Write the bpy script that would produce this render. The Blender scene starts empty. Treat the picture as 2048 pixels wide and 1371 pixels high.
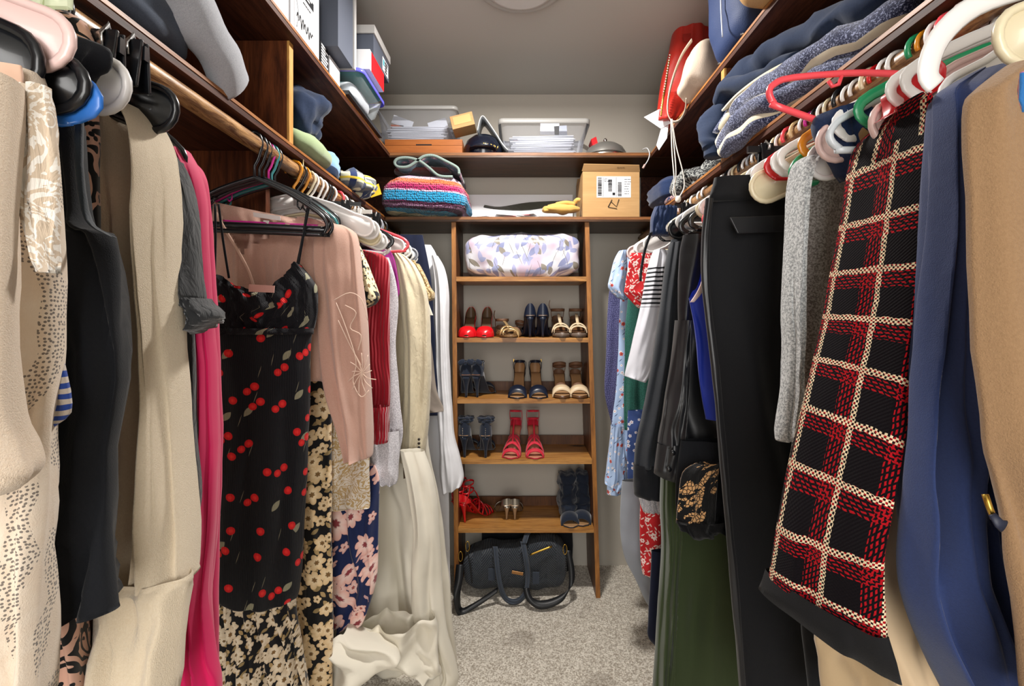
import bpy, math, random
from mathutils import Vector, noise, Matrix
PI = math.pi
C = bpy.context.scene.collection
S = bpy.context.scene
# ---------------------------------------------------------------- camera, world, lights, exposure
CAMZ = 1.27; FPX = 910.0; CX = 1038.0; CY = 640.0
cd = bpy.data.cameras.new('camera'); cam = bpy.data.objects.new('camera', cd); C.objects.link(cam)
cam.location = (0, 0, CAMZ); cam.rotation_euler = (PI/2, 0, 0)
cd.sensor_width = 36; cd.lens = 36*FPX/2048; cd.clip_start = 0.02
cd.shift_x = (1024-CX)/2048; cd.shift_y = -(685.5-CY)/2048
S.camera = cam
w = bpy.data.worlds.new('world'); S.world = w; w.use_nodes = True
w.node_tree.nodes['Background'].inputs[0].default_value = (0.93, 0.96, 1.0, 1)
w.node_tree.nodes['Background'].inputs[1].default_value = 0.5
def light(name, kind, loc, energy, color, size=.1, rot=(0,0,0), sy=None):
    l = bpy.data.lights.new(name, kind); l.energy = energy; l.color = color
    if kind == 'AREA':
        l.size = size
        if sy: l.shape = 'RECTANGLE'; l.size_y = sy
    else: l.shadow_soft_size = size
    o = bpy.data.objects.new(name, l); o.location = loc; o.rotation_euler = rot; C.objects.link(o); return o
light('ceiling_lamp_light', 'AREA', (0.005, 1.45, 2.385), 25, (1.0, .96, .91), .13)
light('camera_side_fill', 'AREA', (0.0, -1.12, 1.45), 27, (1.0, .97, .93), .85, (PI/2, 0, 0), 1.7)  # unseen fill added behind the camera to light the rack bays from the front
S.view_settings.view_transform = 'Standard'; S.view_settings.look = 'None'
S.view_settings.exposure = 0.42; S.view_settings.gamma = 1; S.view_settings.use_curve_mapping = False

def W(x, y, d):
    """point seen at photo pixel (x, y) standing d metres in front of the camera"""
    return Vector(((x-CX)*d/FPX, d, CAMZ+(CY-y)*d/FPX))
# ---------------------------------------------------------------- objects
def tag(o, label=None, cat=None, group=None, kind=None):
    if label: o['label'] = label
    if cat: o['category'] = cat
    if group: o['group'] = group
    if kind: o['kind'] = kind
    return o
def thing(name, label, cat, loc, rz=0, group=None):
    o = bpy.data.objects.new(name, None); o.empty_display_size = .05; C.objects.link(o)
    o.location = loc; o.rotation_euler = (0, 0, rz); return tag(o, label, cat, group)
class MB:
    def __init__(s): s.v = []; s.f = []; s.uv = []
    def add(s, v, f, uv=None):
        n = len(s.v); s.v += [Vector(p) for p in v]; s.f += [tuple(i+n for i in q) for q in f]
        s.uv += uv if uv else [(p[0]+p[1]*.7, p[2]) for p in v]
        return s
    def build(s, name, m, parent=None, loc=None, rz=0, smooth=True, bevel=0, rel=False, label=None, **kw):
        """vertices are world space (or already local to the parent when rel)"""
        me = bpy.data.meshes.new(name)
        if parent is not None: off = Vector((0,0,0)) if rel else Vector(parent.location)
        elif loc is not None: off = Vector((0,0,0))
        else:
            xs = [p.x for p in s.v]; ys = [p.y for p in s.v]; zs = [p.z for p in s.v]
            off = Vector(((min(xs)+max(xs))/2, (min(ys)+max(ys))/2, min(zs)))
        me.from_pydata([tuple(p-off) for p in s.v], [], s.f)
        ul = me.uv_layers.new(name='UVMap')
        li = [0]*len(me.loops); me.loops.foreach_get('vertex_index', li)
        flat = []
        for i in li: flat += [s.uv[i][0], s.uv[i][1]]
        ul.data.foreach_set('uv', flat)
        me.materials.append(m)
        if smooth: me.polygons.foreach_set('use_smooth', [True]*len(me.polygons))
        me.update()
        o = bpy.data.objects.new(name, me); C.objects.link(o)
        if parent is not None: o.parent = parent
        elif loc is not None: o.location = loc; o.rotation_euler = (0, 0, rz)
        else: o.location = off
        if bevel:
            b = o.modifiers.new('bevel', 'BEVEL'); b.width = bevel; b.segments = 2; b.limit_method = 'ANGLE'
        if label or kw: tag(o, label, **kw)
        return o
def box(x0, x1, y0, y1, z0, z1, mb=None):
    mb = mb or MB()
    v = [(x, y, z) for x in (x0, x1) for y in (y0, y1) for z in (z0, z1)]
    for q in ((0,1,3,2),(4,6,7,5),(0,4,5,1),(2,3,7,6),(0,2,6,4),(1,5,7,3)):
        vs = [v[i] for i in q]
        nx = abs((Vector(vs[1])-Vector(vs[0])).cross(Vector(vs[3])-Vector(vs[0])).normalized().x)
        nz = abs((Vector(vs[1])-Vector(vs[0])).cross(Vector(vs[3])-Vector(vs[0])).normalized().z)
        uv = [((p[1], p[2]) if nx > .5 else ((p[1], p[0]) if nz > .5 else (p[0], p[2]))) for p in vs]
        mb.add(vs, [(0,1,2,3)], uv)
    return mb
def obox(c, ax, ay, az, mb=None):
    """box from centre and three half-axis vectors"""
    mb = mb or MB(); c = Vector(c); ax = Vector(ax); ay = Vector(ay); az = Vector(az)
    v = [c+ax*i+ay*j+az*k for i in (-1,1) for j in (-1,1) for k in (-1,1)]
    uvs = [(i*ax.length+j*ay.length, k*az.length) for i in (-1,1) for j in (-1,1) for k in (-1,1)]
    mb.add(v, [(0,1,3,2),(4,6,7,5),(0,4,5,1),(2,3,7,6),(0,2,6,4),(1,5,7,3)], uvs); return mb
def cr(pts, n):
    """Catmull-Rom through tuples"""
    out = []; P = [Vector(p) if len(p) < 5 else p for p in pts]
    m = len(pts)
    for i in range(m-1):
        p0 = pts[max(i-1,0)]; p1 = pts[i]; p2 = pts[i+1]; p3 = pts[min(i+2,m-1)]
        for k in range(n):
            t = k/n; q = []
            for a, b, c, d in zip(p0, p1, p2, p3):
                q.append(.5*((2*b)+(-a+c)*t+(2*a-5*b+4*c-d)*t*t+(-a+3*b-3*c+d)*t**3))
            out.append(tuple(q))
    out.append(tuple(pts[-1])); return out
def lerpl(r, u):
    q = u*(len(r)-1); i = min(int(q), len(r)-2); return r[i]+(r[i+1]-r[i])*(q-i)
def sweep(pts, r, ry=None, n=8, closed=False, up=(0,1,0), mb=None, cap=True, smooth=0):
    """tube along points; r may be a list/func; ry = second radius (along up-ish normal)"""
    mb = mb or MB()
    if smooth: pts = cr([tuple(p) for p in pts]+([tuple(pts[0])] if closed else []), smooth); pts = pts[:-1] if closed else pts
    P = [Vector(p) for p in pts]; m = len(P); up = Vector(up); base = []; L = 0
    rings = []
    for i in range(m):
        if closed: T = P[(i+1)%m]-P[i-1]
        else: T = P[min(i+1,m-1)]-P[max(i-1,0)]
        if T.length < 1e-9: T = Vector((0,0,1))
        T.normalize(); s = T.cross(up)
        if s.length < 1e-3: s = T.cross(Vector((1,0,.1)))
        s.normalize(); nn = s.cross(T).normalized()
        u = i/max(1,m-1)
        rr = r(u) if callable(r) else (lerpl(r, u) if isinstance(r, list) else r)
        r2 = (ry(u) if callable(ry) else ry) if ry is not None else rr
        if i: L += (P[i]-P[i-1]).length
        rings.append([(P[i]+s*math.cos(2*PI*k/n)*rr+nn*math.sin(2*PI*k/n)*r2, (rr*k*6.28/n, L)) for k in range(n)])
    v = [q[0] for R in rings for q in R]; uv = [q[1] for R in rings for q in R]; f = []
    for i in range(m if closed else m-1):
        a = i*n; b = ((i+1)%m)*n
        for k in range(n): f.append((a+k, a+(k+1)%n, b+(k+1)%n, b+k))
    if cap and not closed: f.append(tuple(range(n-1,-1,-1))); f.append(tuple((m-1)*n+k for k in range(n)))
    return mb.add(v, f, uv)
def lathe(prof, c, n=32, mb=None, ax=None):
    mb = mb or MB(); c = Vector(c); v = []; f = []; uv = []
    for i, (r, z) in enumerate(prof):
        for k in range(n):
            a = 2*PI*k/n; v.append(c+Vector((r*math.cos(a), r*math.sin(a), z))); uv.append((r*a, z))
    for i in range(len(prof)-1):
        for k in range(n): f.append((i*n+k, i*n+(k+1)%n, (i+1)*n+(k+1)%n, (i+1)*n+k))
    return mb.add(v, f, uv)
def nz(x, y, z=0): return noise.noise(Vector((x, y, z)))
def pw(pts, s):
    for (a, p), (b, q) in zip(pts, pts[1:]):
        if s <= b:
            t = (s-a)/max(1e-6, b-a); return p+(q-p)*(t*t*(3-2*t))
    return pts[-1][1]
def drape(rows, d, t=.04, nx=44, folds=3, amp=.008, seed=0, cut=None, mb=None, wob=.003, step=.012, grow=.7, close=True, sharp=False, topf=None, botf=None, tl=.22, bl=.12, xo=0.):
    """hanging double-layer cloth. rows: (y, xa, xb) or (ya, xa, yb, xb) photo pixels, optional 5th thickness factor,
    d = depth or (depth at xa, depth at xb)"""
    mb = mb or MB(); rnd = random.Random(seed); da, db = d if isinstance(d, tuple) else (d, d)
    R = []
    for r in rows:
        if len(r) == 3: r = (r[0], r[1], r[0], r[2])
        r = tuple(r)+(1., 0.)[len(r)-4:] if len(r) < 6 else r
        a = W(r[1], r[0], da+r[5]); b = W(r[3], r[2], db+r[5])
        R.append((a.x+xo, a.z, b.x+xo, b.z, r[4], r[5]))
    H = sum(math.hypot(R[i+1][0]-R[i][0], R[i+1][1]-R[i][1]) for i in range(len(R)-1))
    per = max(2, int(H/step/(len(R)-1)))
    if sharp:
        Q = []
        for i in range(len(R)-1):
            for k in range(per): Q.append(tuple(a+(b-a)*k/per for a, b in zip(R[i], R[i+1])))
        Q.append(R[-1])
    else: Q = cr(R, per)
    ph = [rnd.random()*6.28 for _ in range(6)]; ks = [folds*(.7+.6*rnd.random()), folds*(1.4+rnd.random()*.7), folds*2.7]
    dr = [rnd.uniform(-1.2, 1.2) for _ in range(3)]; so = rnd.random()*50
    n = nx*2; v = []; uv = []; f = []; m = len(Q); V = 0; pz = None
    for j, (ax, az, bx, bz, tm, dd) in enumerate(Q):
        vv = j/max(1, m-1); g = (1-grow)+grow*min(1, vv*1.6); row = []
        if pz is not None: V -= math.hypot(bx-pz[0], bz-pz[1])
        pz = (bx, bz)
        wz = nz(so, az*3.2, 2)
        for i in range(n):
            front = i <= nx
            s_ = i/nx if front else 2-i/nx
            s = (1-math.cos(PI*s_))/2
            e = max(0, 4*s*(1-s))**.42
            y = da+dd+(db-da)*s
            sw = s+.16*nz(s*2.5+so, vv*3.2, 4)+.05*wz
            am_ = .55+.9*abs(nz(s*3+so, vv*2.6, 9))*1.6
            fo = amp*g*am_*(math.sin(ks[0]*sw*6.28+ph[0]+dr[0]*vv*2)+.5*math.sin(ks[1]*sw*6.28+ph[1]+dr[1]*vv*3)+.2*math.sin(ks[2]*sw*6.28+ph[2]))
            x = ax+(bx-ax)*s; z = az+(bz-az)*s
            if topf: z -= pw(topf, s)*y/FPX*max(0, 1-vv/tl)
            if botf: z -= pw(botf, s)*y/FPX*max(0, (vv-1+bl)/bl)
            q = nz(x*9+so, z*5, y*3)*wob*1.6+nz(x*30+so, z*22, 3)*wob*.6
            h = t/2*tm*e*(1+.3*nz(s*4+so, vv*4, 7))
            row.append((x+nz(z*7+so, s*3, 1)*wob, y+fo*min(1,e+.25)+q+(-h if front else h), z))
        L = 0
        for i in range(n):
            if i: L += math.dist(row[i], row[i-1])
            uv.append((L, V))
        v += row
    for j in range(m-1):
        for i in range(n):
            if cut:
                vs = (v[j*n+i], v[(j+1)*n+(i+1)%n]); cx = (vs[0][0]+vs[1][0])/2; cz = (vs[0][2]+vs[1][2])/2; yy = (vs[0][1]+vs[1][1])/2
                if cut(CX+cx*FPX/yy, CY-(cz-CAMZ)*FPX/yy, i < nx): continue
            f.append((j*n+i, j*n+(i+1)%n, (j+1)*n+(i+1)%n, (j+1)*n+i))
    if close: 
        f += [((m-1)*n+i, (m-1)*n+i+1, (m-1)*n+n-i-1, (m-1)*n+(n-i)%n) for i in range(0, nx)][1:-1]
    return mb.add(v, f, uv)
def blob(c, s, ex=.5, ez=.5, amp=.01, fr=8, seed=0, nu=48, nv=28, mb=None, rz=0, tilt=(0,0), layers=0, lamp=.006, taper=None):
    """rounded soft box: c centre, s half sizes; layers adds stacked-fold ridges around the sides"""
    mb = mb or MB(); c = Vector(c); v = []; uv = []; f = []
    def sg(a, e): return math.copysign(abs(a)**e, a)
    R = Matrix.Rotation(rz, 3, 'Z') @ Matrix.Rotation(tilt[0], 3, 'X') @ Matrix.Rotation(tilt[1], 3, 'Y')
    for j in range(nv+1):
        b = -PI/2+PI*j/nv
        for i in range(nu+1):
            a = 2*PI*i/nu
            p = Vector((sg(math.cos(b), ez)*sg(math.cos(a), ex), sg(math.cos(b), ez)*sg(math.sin(a), ex), sg(math.sin(b), ez)))
            q = Vector((p.x*s[0], p.y*s[1], p.z*s[2]))
            if taper: q = taper(q)
            n = p.normalized()
            dsp = amp*(nz(q.x*fr+seed*7.1, q.y*fr, q.z*fr)+.4*nz(q.x*fr*2.7, q.y*fr*2.7+seed, q.z*fr*2.7))
            if layers: dsp += lamp*abs(math.sin(layers*PI/2*(p.z+1)+nz(q.x*4, q.y*4, seed)*.8))*(1-abs(p.z)**3)
            q = q+n*dsp
            v.append(c+R@q); uv.append((a/(2*PI)*2*(s[0]+s[1])*1.6, q.z+ (q.y if abs(p.z) > .97 else 0)))
    eq = []; Lq = 0; jm = nv//2
    for i in range(nu+1):
        if i: Lq += (v[jm*(nu+1)+i]-v[jm*(nu+1)+i-1]).length
        eq.append(Lq)
    uv = [(eq[k % (nu+1)], v[k].z if abs(2*(k//(nu+1))/nv-1) < .72 else v[k].z+.7*(v[k]-c).dot(Vector((0,1,0)))) for k in range(len(v))]
    w_ = nu+1
    for j in range(nv):
        for i in range(nu): f.append((j*w_+i, j*w_+i+1, (j+1)*w_+i+1, (j+1)*w_+i))
    return mb.add(v, f, uv)
def ribbon(pts, wv, th=.002, mb=None, smooth=6):
    """flat strip: pts centreline, wv half-width vector or list of them"""
    mb = mb or MB(); k = len(pts)
    ws = wv if isinstance(wv, list) else [wv]*k
    Q = cr([tuple(p)+tuple(w_) for p, w_ in zip(pts, ws)], smooth) if smooth else [tuple(p)+tuple(w_) for p, w_ in zip(pts, ws)]
    v = []; uv = []; f = []; L = 0
    for i, q in enumerate(Q):
        p = Vector(q[:3]); h = Vector(q[3:]); a = Vector(Q[max(i-1,0)][:3]); b = Vector(Q[min(i+1,len(Q)-1)][:3])
        nn = (b-a).cross(h)
        nn = nn.normalized()*th/2 if nn.length > 1e-9 else Vector((0,0,th/2))
        if i: L += (p-Vector(Q[i-1][:3])).length
        hl = h.length
        v += [p-h-nn, p+h-nn, p+h+nn, p-h+nn]; uv += [(-hl, L), (hl, L), (hl, L), (-hl, L)]
    m = len(Q)
    for i in range(m-1):
        for e in range(4): f.append((i*4+e, i*4+(e+1)%4, i*4+4+(e+1)%4, i*4+4+e))
    f += [(3,2,1,0), tuple((m-1)*4+e for e in range(4))]
    return mb.add(v, f, uv)
def plate(poly, th, mb=None, nrm=(0,-1,0)):
    """extrude a 3D polygon by th along -nrm"""
    mb = mb or MB(); n = len(poly); o = Vector(nrm)*-th
    v = [Vector(p) for p in poly]+[Vector(p)+o for p in poly]
    f = [tuple(range(n)), tuple(range(2*n-1, n-1, -1))]+[(i, i+n, (i+1)%n+n, (i+1)%n) for i in range(n)]
    return mb.add(v, f, [(p[0], p[2]) for p in v])
def letters(txt, size, origin, ux, uz, m, parent, th=.0006, name='lettering', rel=False):
    cu = bpy.data.curves.new('txt', 'FONT'); cu.body = txt; cu.size = size; cu.resolution_u = 2
    to = bpy.data.objects.new('txt', cu); C.objects.link(to)
    bpy.context.view_layer.update()
    me = bpy.data.meshes.new_from_object(to.evaluated_get(bpy.context.evaluated_depsgraph_get()))
    ux = Vector(ux).normalized(); uz = Vector(uz).normalized(); o = Vector(origin)
    mb = MB(); mb.add([o+ux*p.co.x+uz*p.co.y for p in me.vertices], [tuple(q.vertices) for q in me.polygons])
    bpy.data.objects.remove(to); bpy.data.meshes.remove(me); bpy.data.curves.remove(cu)
    ob = mb.build(name, m, parent, smooth=False, rel=rel)
    return ob
# ---------------------------------------------------------------- materials
def lin(h):
    if isinstance(h, tuple): return (*h[:3], 1)
    h = h.lstrip('#'); r = [int(h[i:i+2], 16)/255 for i in (0,2,4)]
    return tuple(c/12.92 if c <= .04045 else ((c+.055)/1.055)**2.4 for c in r)+(1,)
class NT:
    def __init__(s, name):
        s.m = bpy.data.materials.new(name); s.m.use_nodes = True; s.t = s.m.node_tree; s.t.nodes.clear()
        s.out = s.n('ShaderNodeOutputMaterial'); s.p = s.n('ShaderNodeBsdfPrincipled'); s.l(s.p.outputs[0], s.out.inputs[0])
        s._uv = None; s._ob = None
    def n(s, k, **kw):
        x = s.t.nodes.new(k)
        for a, b in kw.items(): setattr(x, a, b)
        return x
    def l(s, a, b): s.t.links.new(a, b)
    def st(s, sock, v):
        if hasattr(v, 'is_linked') or isinstance(v, bpy.types.NodeSocket): s.l(v, sock)
        else: sock.default_value = v
    def uv(s):
        if not s._uv: s._uv = s.n('ShaderNodeTexCoord').outputs['UV']
        return s._uv
    def ob(s):
        if not s._ob: s._ob = s.n('ShaderNodeTexCoord').outputs['Object']
        return s._ob
    def M(s, op, a, b=0., c=0.):
        x = s.n('ShaderNodeMath', operation=op); s.st(x.inputs[0], a); s.st(x.inputs[1], b); s.st(x.inputs[2], c); return x.outputs[0]
    def V(s, op, a, b=(0,0,0)):
        x = s.n('ShaderNodeVectorMath', operation=op); s.st(x.inputs[0], a)
        if op == 'SCALE': s.st(x.inputs[3], b)
        else: s.st(x.inputs[1], b)
        return x.outputs['Value' if op in ('LENGTH','DISTANCE','DOT_PRODUCT') else 'Vector']
    def sep(s, v):
        x = s.n('ShaderNodeSeparateXYZ'); s.l(v, x.inputs[0]); return x.outputs
    def comb(s, x_, y_, z_=0.):
        x = s.n('ShaderNodeCombineXYZ'); s.st(x.inputs[0], x_); s.st(x.inputs[1], y_); s.st(x.inputs[2], z_); return x.outputs[0]
    def mix(s, f, a, b):
        x = s.n('ShaderNodeMix', data_type='RGBA'); s.st(x.inputs[0], f)
        for k, v in ((6, a), (7, b)):
            s.st(x.inputs[k], lin(v) if isinstance(v, (str, tuple)) else v)
        return x.outputs[2]
    def noise(s, vec, sc, det=2, rough=.5, dist=0):
        x = s.n('ShaderNodeTexNoise'); s.l(vec, x.inputs['Vector']); x.inputs['Scale'].default_value = sc
        x.inputs['Detail'].default_value = det; x.inputs['Roughness'].default_value = rough; x.inputs['Distortion'].default_value = dist
        return x.outputs[0]
    def vor(s, vec, sc, rand=1, feat='F1', dim='2D'):
        x = s.n('ShaderNodeTexVoronoi', feature=feat, voronoi_dimensions=dim); s.l(vec, x.inputs['Vector']); x.inputs['Scale'].default_value = sc
        x.inputs['Randomness'].default_value = rand; return x
    def step(s, v, e, soft=.0):
        """1 where v<e"""
        if soft: 
            x = s.n('ShaderNodeMapRange', clamp=True); s.st(x.inputs[0], v); x.inputs[1].default_value = e-soft; x.inputs[2].default_value = e+soft
            x.inputs[3].default_value = 1; x.inputs[4].default_value = 0; return x.outputs[0]
        return s.M('LESS_THAN', v, e)
    def bump(s, h, strength=.3, dist=.002):
        b = s.n('ShaderNodeBump'); b.inputs['Strength'].default_value = strength; b.inputs['Distance'].default_value = dist
        s.l(h, b.inputs['Height'])
        if s.p.inputs['Normal'].is_linked: s.l(s.p.inputs['Normal'].links[0].from_socket, b.inputs['Normal'])
        s.l(b.outputs[0], s.p.inputs['Normal'])
    def fin(s, col, rough=.8, metal=0, sheen=0, spec=.3, alpha=None, coat=0):
        p = s.p
        if isinstance(col, (str, tuple)): p.inputs['Base Color'].default_value = lin(col)
        else: s.l(col, p.inputs['Base Color'])
        s.st(p.inputs['Roughness'], rough); p.inputs['Metallic'].default_value = metal
        p.inputs['Sheen Weight'].default_value = sheen; p.inputs['Sheen Roughness'].default_value = .5
        p.inputs['Specular IOR Level'].default_value = spec; p.inputs['Coat Weight'].default_value = coat
        return s.m
MC = {}
def surf(s, kind, amt=1.):
    uv = s.uv(); ob = s.ob()
    if kind == 'weave': s.bump(s.noise(ob, 900, 1), .25*amt, .001); s.bump(s.noise(ob, 14, 3), .35*amt, .006)
    elif kind == 'knit':
        u = s.sep(uv); a = s.M('SINE', s.M('MULTIPLY', u[0], 1300)); b = s.M('SINE', s.M('MULTIPLY', u[1], 1500))
        s.bump(s.M('ADD', s.M('MULTIPLY', a, b), s.noise(ob, 300)), .5*amt, .0015)
    elif kind == 'rib':
        u = s.sep(uv); s.bump(s.M('SINE', s.M('MULTIPLY', u[0], 620)), .7*amt, .003); s.bump(s.noise(ob, 500, 2), .3, .001)
    elif kind == 'finerib':
        u = s.sep(uv); s.bump(s.M('SINE', s.M('MULTIPLY', u[0], 1700)), .5*amt, .0012); s.bump(s.noise(ob, 14, 3), .3, .006)
    elif kind == 'fuzz': s.bump(s.noise(ob, 750, 3, .7), .6*amt, .002); s.bump(s.noise(s.V('MULTIPLY', ob, (1,1,.4)), 22, 3), .3, .006)
    elif kind == 'satin': s.bump(s.noise(ob, 12, 2), .3*amt, .008)
    elif kind == 'crinkle':
        mp = s.V('MULTIPLY', ob, (1,1,.35)); s.bump(s.noise(mp, 60, 4, .6, 1.), .6*amt, .006)
    elif kind == 'leather': s.bump(s.vor(ob, 450, 1, dim='3D').outputs[0], .3*amt, .001); s.bump(s.noise(ob, 12, 2), .3, .006)
def cloth(name, col, kind='weave', rough=.85, sheen=.3, spec=.2, col2=None, amt=1.):
    if name in MC: return MC[name]
    s = NT(name); c = col
    if col2: c = s.mix(s.noise(s.ob(), 420, 2, .6), col, col2)
    surf(s, kind, amt); MC[name] = s.fin(c, rough, sheen=sheen, spec=spec); return MC[name]
def plain(name, col, rough=.5, metal=0, spec=.5, coat=0):
    if name in MC: return MC[name]
    s = NT(name); MC[name] = s.fin(col, rough, metal, spec=spec, coat=coat); return MC[name]
def glass(name, col, alpha=.35, rough=.15):
    if name in MC: return MC[name]
    s = NT(name); m = s.fin(col, rough, spec=.6)
    tr = s.n('ShaderNodeBsdfTransparent'); tr.inputs[0].default_value = lin(col); mx = s.n('ShaderNodeMixShader')
    lw = s.n('ShaderNodeFresnel'); lw.inputs[0].default_value = 1.35
    s.l(s.M('ADD', s.M('MULTIPLY', lw.outputs[0], .5), alpha), mx.inputs[0])
    s.l(tr.outputs[0], mx.inputs[1]); s.l(s.p.outputs[0], mx.inputs[2]); s.l(mx.outputs[0], s.out.inputs[0]); MC[name] = m; return m
def wood(name, a, b, c=None, rough=.45, dirx='y', sc=1., knots=True, spec=.4):
    if name in MC: return MC[name]
    s = NT(name); st = {'y': (9, .8, 9), 'x': (.8, 9, 9), 'z': (9, 9, .8)}[dirx]
    v = s.V('MULTIPLY', s.ob(), st); n1 = s.noise(v, 3.2*sc, 6, .62, 1.4)
    col = s.mix(s.step(n1, .5, .13), a, b)
    n2 = s.noise(s.V('MULTIPLY', v, (3,3,3)), 9*sc, 3); col = s.mix(s.M('MULTIPLY', s.step(n2, .44, .08), .35), col, c or b)
    if knots:
        k = s.vor(s.V('MULTIPLY', s.ob(), {'y': (5,1.8,5), 'x': (1.8,5,5), 'z': (5,5,1.8)}[dirx]), 1.1, 1, dim='3D').outputs[0]
        col = s.mix(s.step(k, .1, .035), col, '#150806')
    s.bump(n2, .12, .002); MC[name] = s.fin(col, rough, spec=spec, coat=.06); return MC[name]
def flower(s, uv, sc, size, n, col, base, center, seed=0., petal=.35, keep=.75, c2=None, ragged=.0, rnd=.9):
    """petalled flowers scattered on voronoi cells"""
    u = s.V('ADD', uv, (seed*.37, seed*.71, 0))
    if ragged: u = s.V('ADD', u, s.V('SCALE', s.V('SUBTRACT', s.nc(u, 60), (.5,.5,.5)), ragged))
    v = s.vor(u, sc, rnd); dl = s.V('SUBTRACT', s.V('SCALE', u, sc), s.V('SCALE', v.outputs['Position'], sc))
    p = s.sep(dl); ang = s.M('ARCTAN2', p[1], p[0]); cs = s.sep(v.outputs['Color'])
    r = s.M('DIVIDE', v.outputs['Distance'], 1.)
    rad = s.M('ADD', 1-petal, s.M('MULTIPLY', s.M('ABSOLUTE', s.M('SINE', s.M('ADD', s.M('MULTIPLY', ang, n/2), s.M('MULTIPLY', cs[0], 6.28)))), petal))
    rr = s.M('DIVIDE', r, s.M('MULTIPLY', rad, s.M('ADD', size*.75, s.M('MULTIPLY', cs[1], size*.45))))
    on = s.M('MULTIPLY', s.step(rr, 1., .03), s.M('LESS_THAN', cs[2], keep))
    pc = s.mix(s.M('MULTIPLY', rr, 1.), c2 or col, col) if c2 else col
    out = s.mix(on, base, pc)
    if center: out = s.mix(s.M('MULTIPLY', on, s.step(rr, .28, .06)), out, center)
    return out
def nc(s, vec, sc):
    x = s.n('ShaderNodeTexNoise'); s.l(vec, x.inputs['Vector']); x.inputs['Scale'].default_value = sc; return x.outputs[1]
NT.nc = nc
def leaf(s, uv, sc, ln, wd, rot, col, base, seed=0., keep=.7):
    """elongated leaves"""
    c, sn = math.cos(rot), math.sin(rot); u0 = s.V('ADD', uv, (seed*.53, seed*.19, 0)); p = s.sep(u0)
    u = s.comb(s.M('ADD', s.M('MULTIPLY', p[0], c), s.M('MULTIPLY', p[1], sn)), s.M('SUBTRACT', s.M('MULTIPLY', p[1], c), s.M('MULTIPLY', p[0], sn)))
    v = s.vor(u, sc, 1); q = s.sep(s.V('SUBTRACT', s.V('SCALE', u, sc), s.V('SCALE', v.outputs['Position'], sc)))
    a = s.M('ABSOLUTE', s.M('DIVIDE', q[0], ln)); b = s.M('DIVIDE', s.M('ABSOLUTE', q[1]), wd)
    on = s.M('LESS_THAN', s.M('ADD', s.M('MULTIPLY', a, a), b), 1.)
    cs = s.sep(v.outputs['Color'])
    return s.mix(s.M('MULTIPLY', on, s.M('LESS_THAN', cs[0], keep)), base, col)
def pmat(name, fn, kind='weave', rough=.8, sheen=.2, amt=1., spec=.2):
    if name in MC: return MC[name]
    s = NT(name); c = fn(s, s.uv()); surf(s, kind, amt); MC[name] = s.fin(c, rough, sheen=sheen, spec=spec); return MC[name]
def stripes(s, coord, period, frac, off=0.):
    return s.M('LESS_THAN', s.M('FRACT', s.M('ADD', s.M('DIVIDE', coord, period), off+100.)), frac)
# ---------------------------------------------------------------- surfaces
s = NT('wall_paint'); s.bump(s.noise(s.ob(), 30, 4), .15, .003); m_wall = s.fin('#b9b3a8', .7, spec=.2)
s = NT('ceiling_paint'); s.bump(s.noise(s.ob(), 50, 3), .1, .002); m_ceil = s.fin('#b4b2ac', .6, spec=.25)
s = NT('carpet'); n1 = s.noise(s.ob(), 170, 3, .7); n2 = s.noise(s.ob(), 60, 3, .6)
c_ = s.mix(s.step(n1, .49, .09), '#e9e2d5', '#a09585'); c_ = s.mix(s.M('MULTIPLY', s.step(n2, .45, .06), .25), c_, '#7c7060')
st_ = s.noise(s.V('ADD', s.ob(), (3.3, 1.2, 0)), 5, 2); c_ = s.mix(s.M('MULTIPLY', s.step(st_, .36, .03), .35), c_, '#6e6152')
s.bump(n1, .9, .006); m_carpet = s.fin(c_, .95, sheen=.2, spec=.1)
m_dark = wood('stained_wood', '#57301f', '#33190f', '#1d0d08', .55, 'y', spec=.2)
m_darkv = wood('stained_wood_upright', '#6d3a1e', '#401e0e', '#261108', .55, 'z', spec=.2)
m_darkx = wood('stained_wood_back', '#54351f', '#33200f', '#20130a', .42, 'x')
m_edge = wood('worn_wood_edge', '#a36a33', '#7c4a1e', '#5a3113', .45, 'y', knots=False)
m_edgex = wood('worn_wood_edge_back', '#8a5830', '#65401f', '#3c2413', .5, 'x', knots=False)
m_edgez = wood('worn_wood_edge_upright', '#c99650', '#a87434', '#7c4f20', .5, 'z', knots=False)
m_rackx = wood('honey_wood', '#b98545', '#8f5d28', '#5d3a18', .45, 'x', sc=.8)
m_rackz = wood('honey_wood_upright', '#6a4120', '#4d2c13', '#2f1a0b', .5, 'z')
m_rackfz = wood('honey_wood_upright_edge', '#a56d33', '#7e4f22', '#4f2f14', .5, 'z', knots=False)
s = NT('rod_wood'); v_ = s.V('MULTIPLY', s.ob(), (14, 1.6, 14)); n_ = s.noise(v_, 6, 5, .7, 1.)
m_rod = s.fin(s.mix(s.step(n_, .52, .1), '#b2895a', '#644020'), .35, spec=.5); s.bump(n_, .3, .002)
XL, XR, YB, YF, ZC = -.955, .955, 2.36, -1.15, 2.44
def struct(o): return tag(o, kind='structure')
struct(box(XL-.1, XR+.1, YF, YB+.1, -.08, 0).build('floor', m_carpet, smooth=False))
struct(box(XL-.1, XR+.1, YF, YB+.1, ZC, ZC+.08).build('ceiling', m_ceil, smooth=False))
struct(box(XL-.08, XL, YF, YB, 0, ZC).build('wall_left', m_wall, smooth=False))
struct(box(XR, XR+.08, YF, YB, 0, ZC).build('wall_right', m_wall, smooth=False))
struct(box(XL-.08, XR+.08, YB, YB+.08, 0, ZC).build('wall_back', m_wall, smooth=False))
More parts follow.
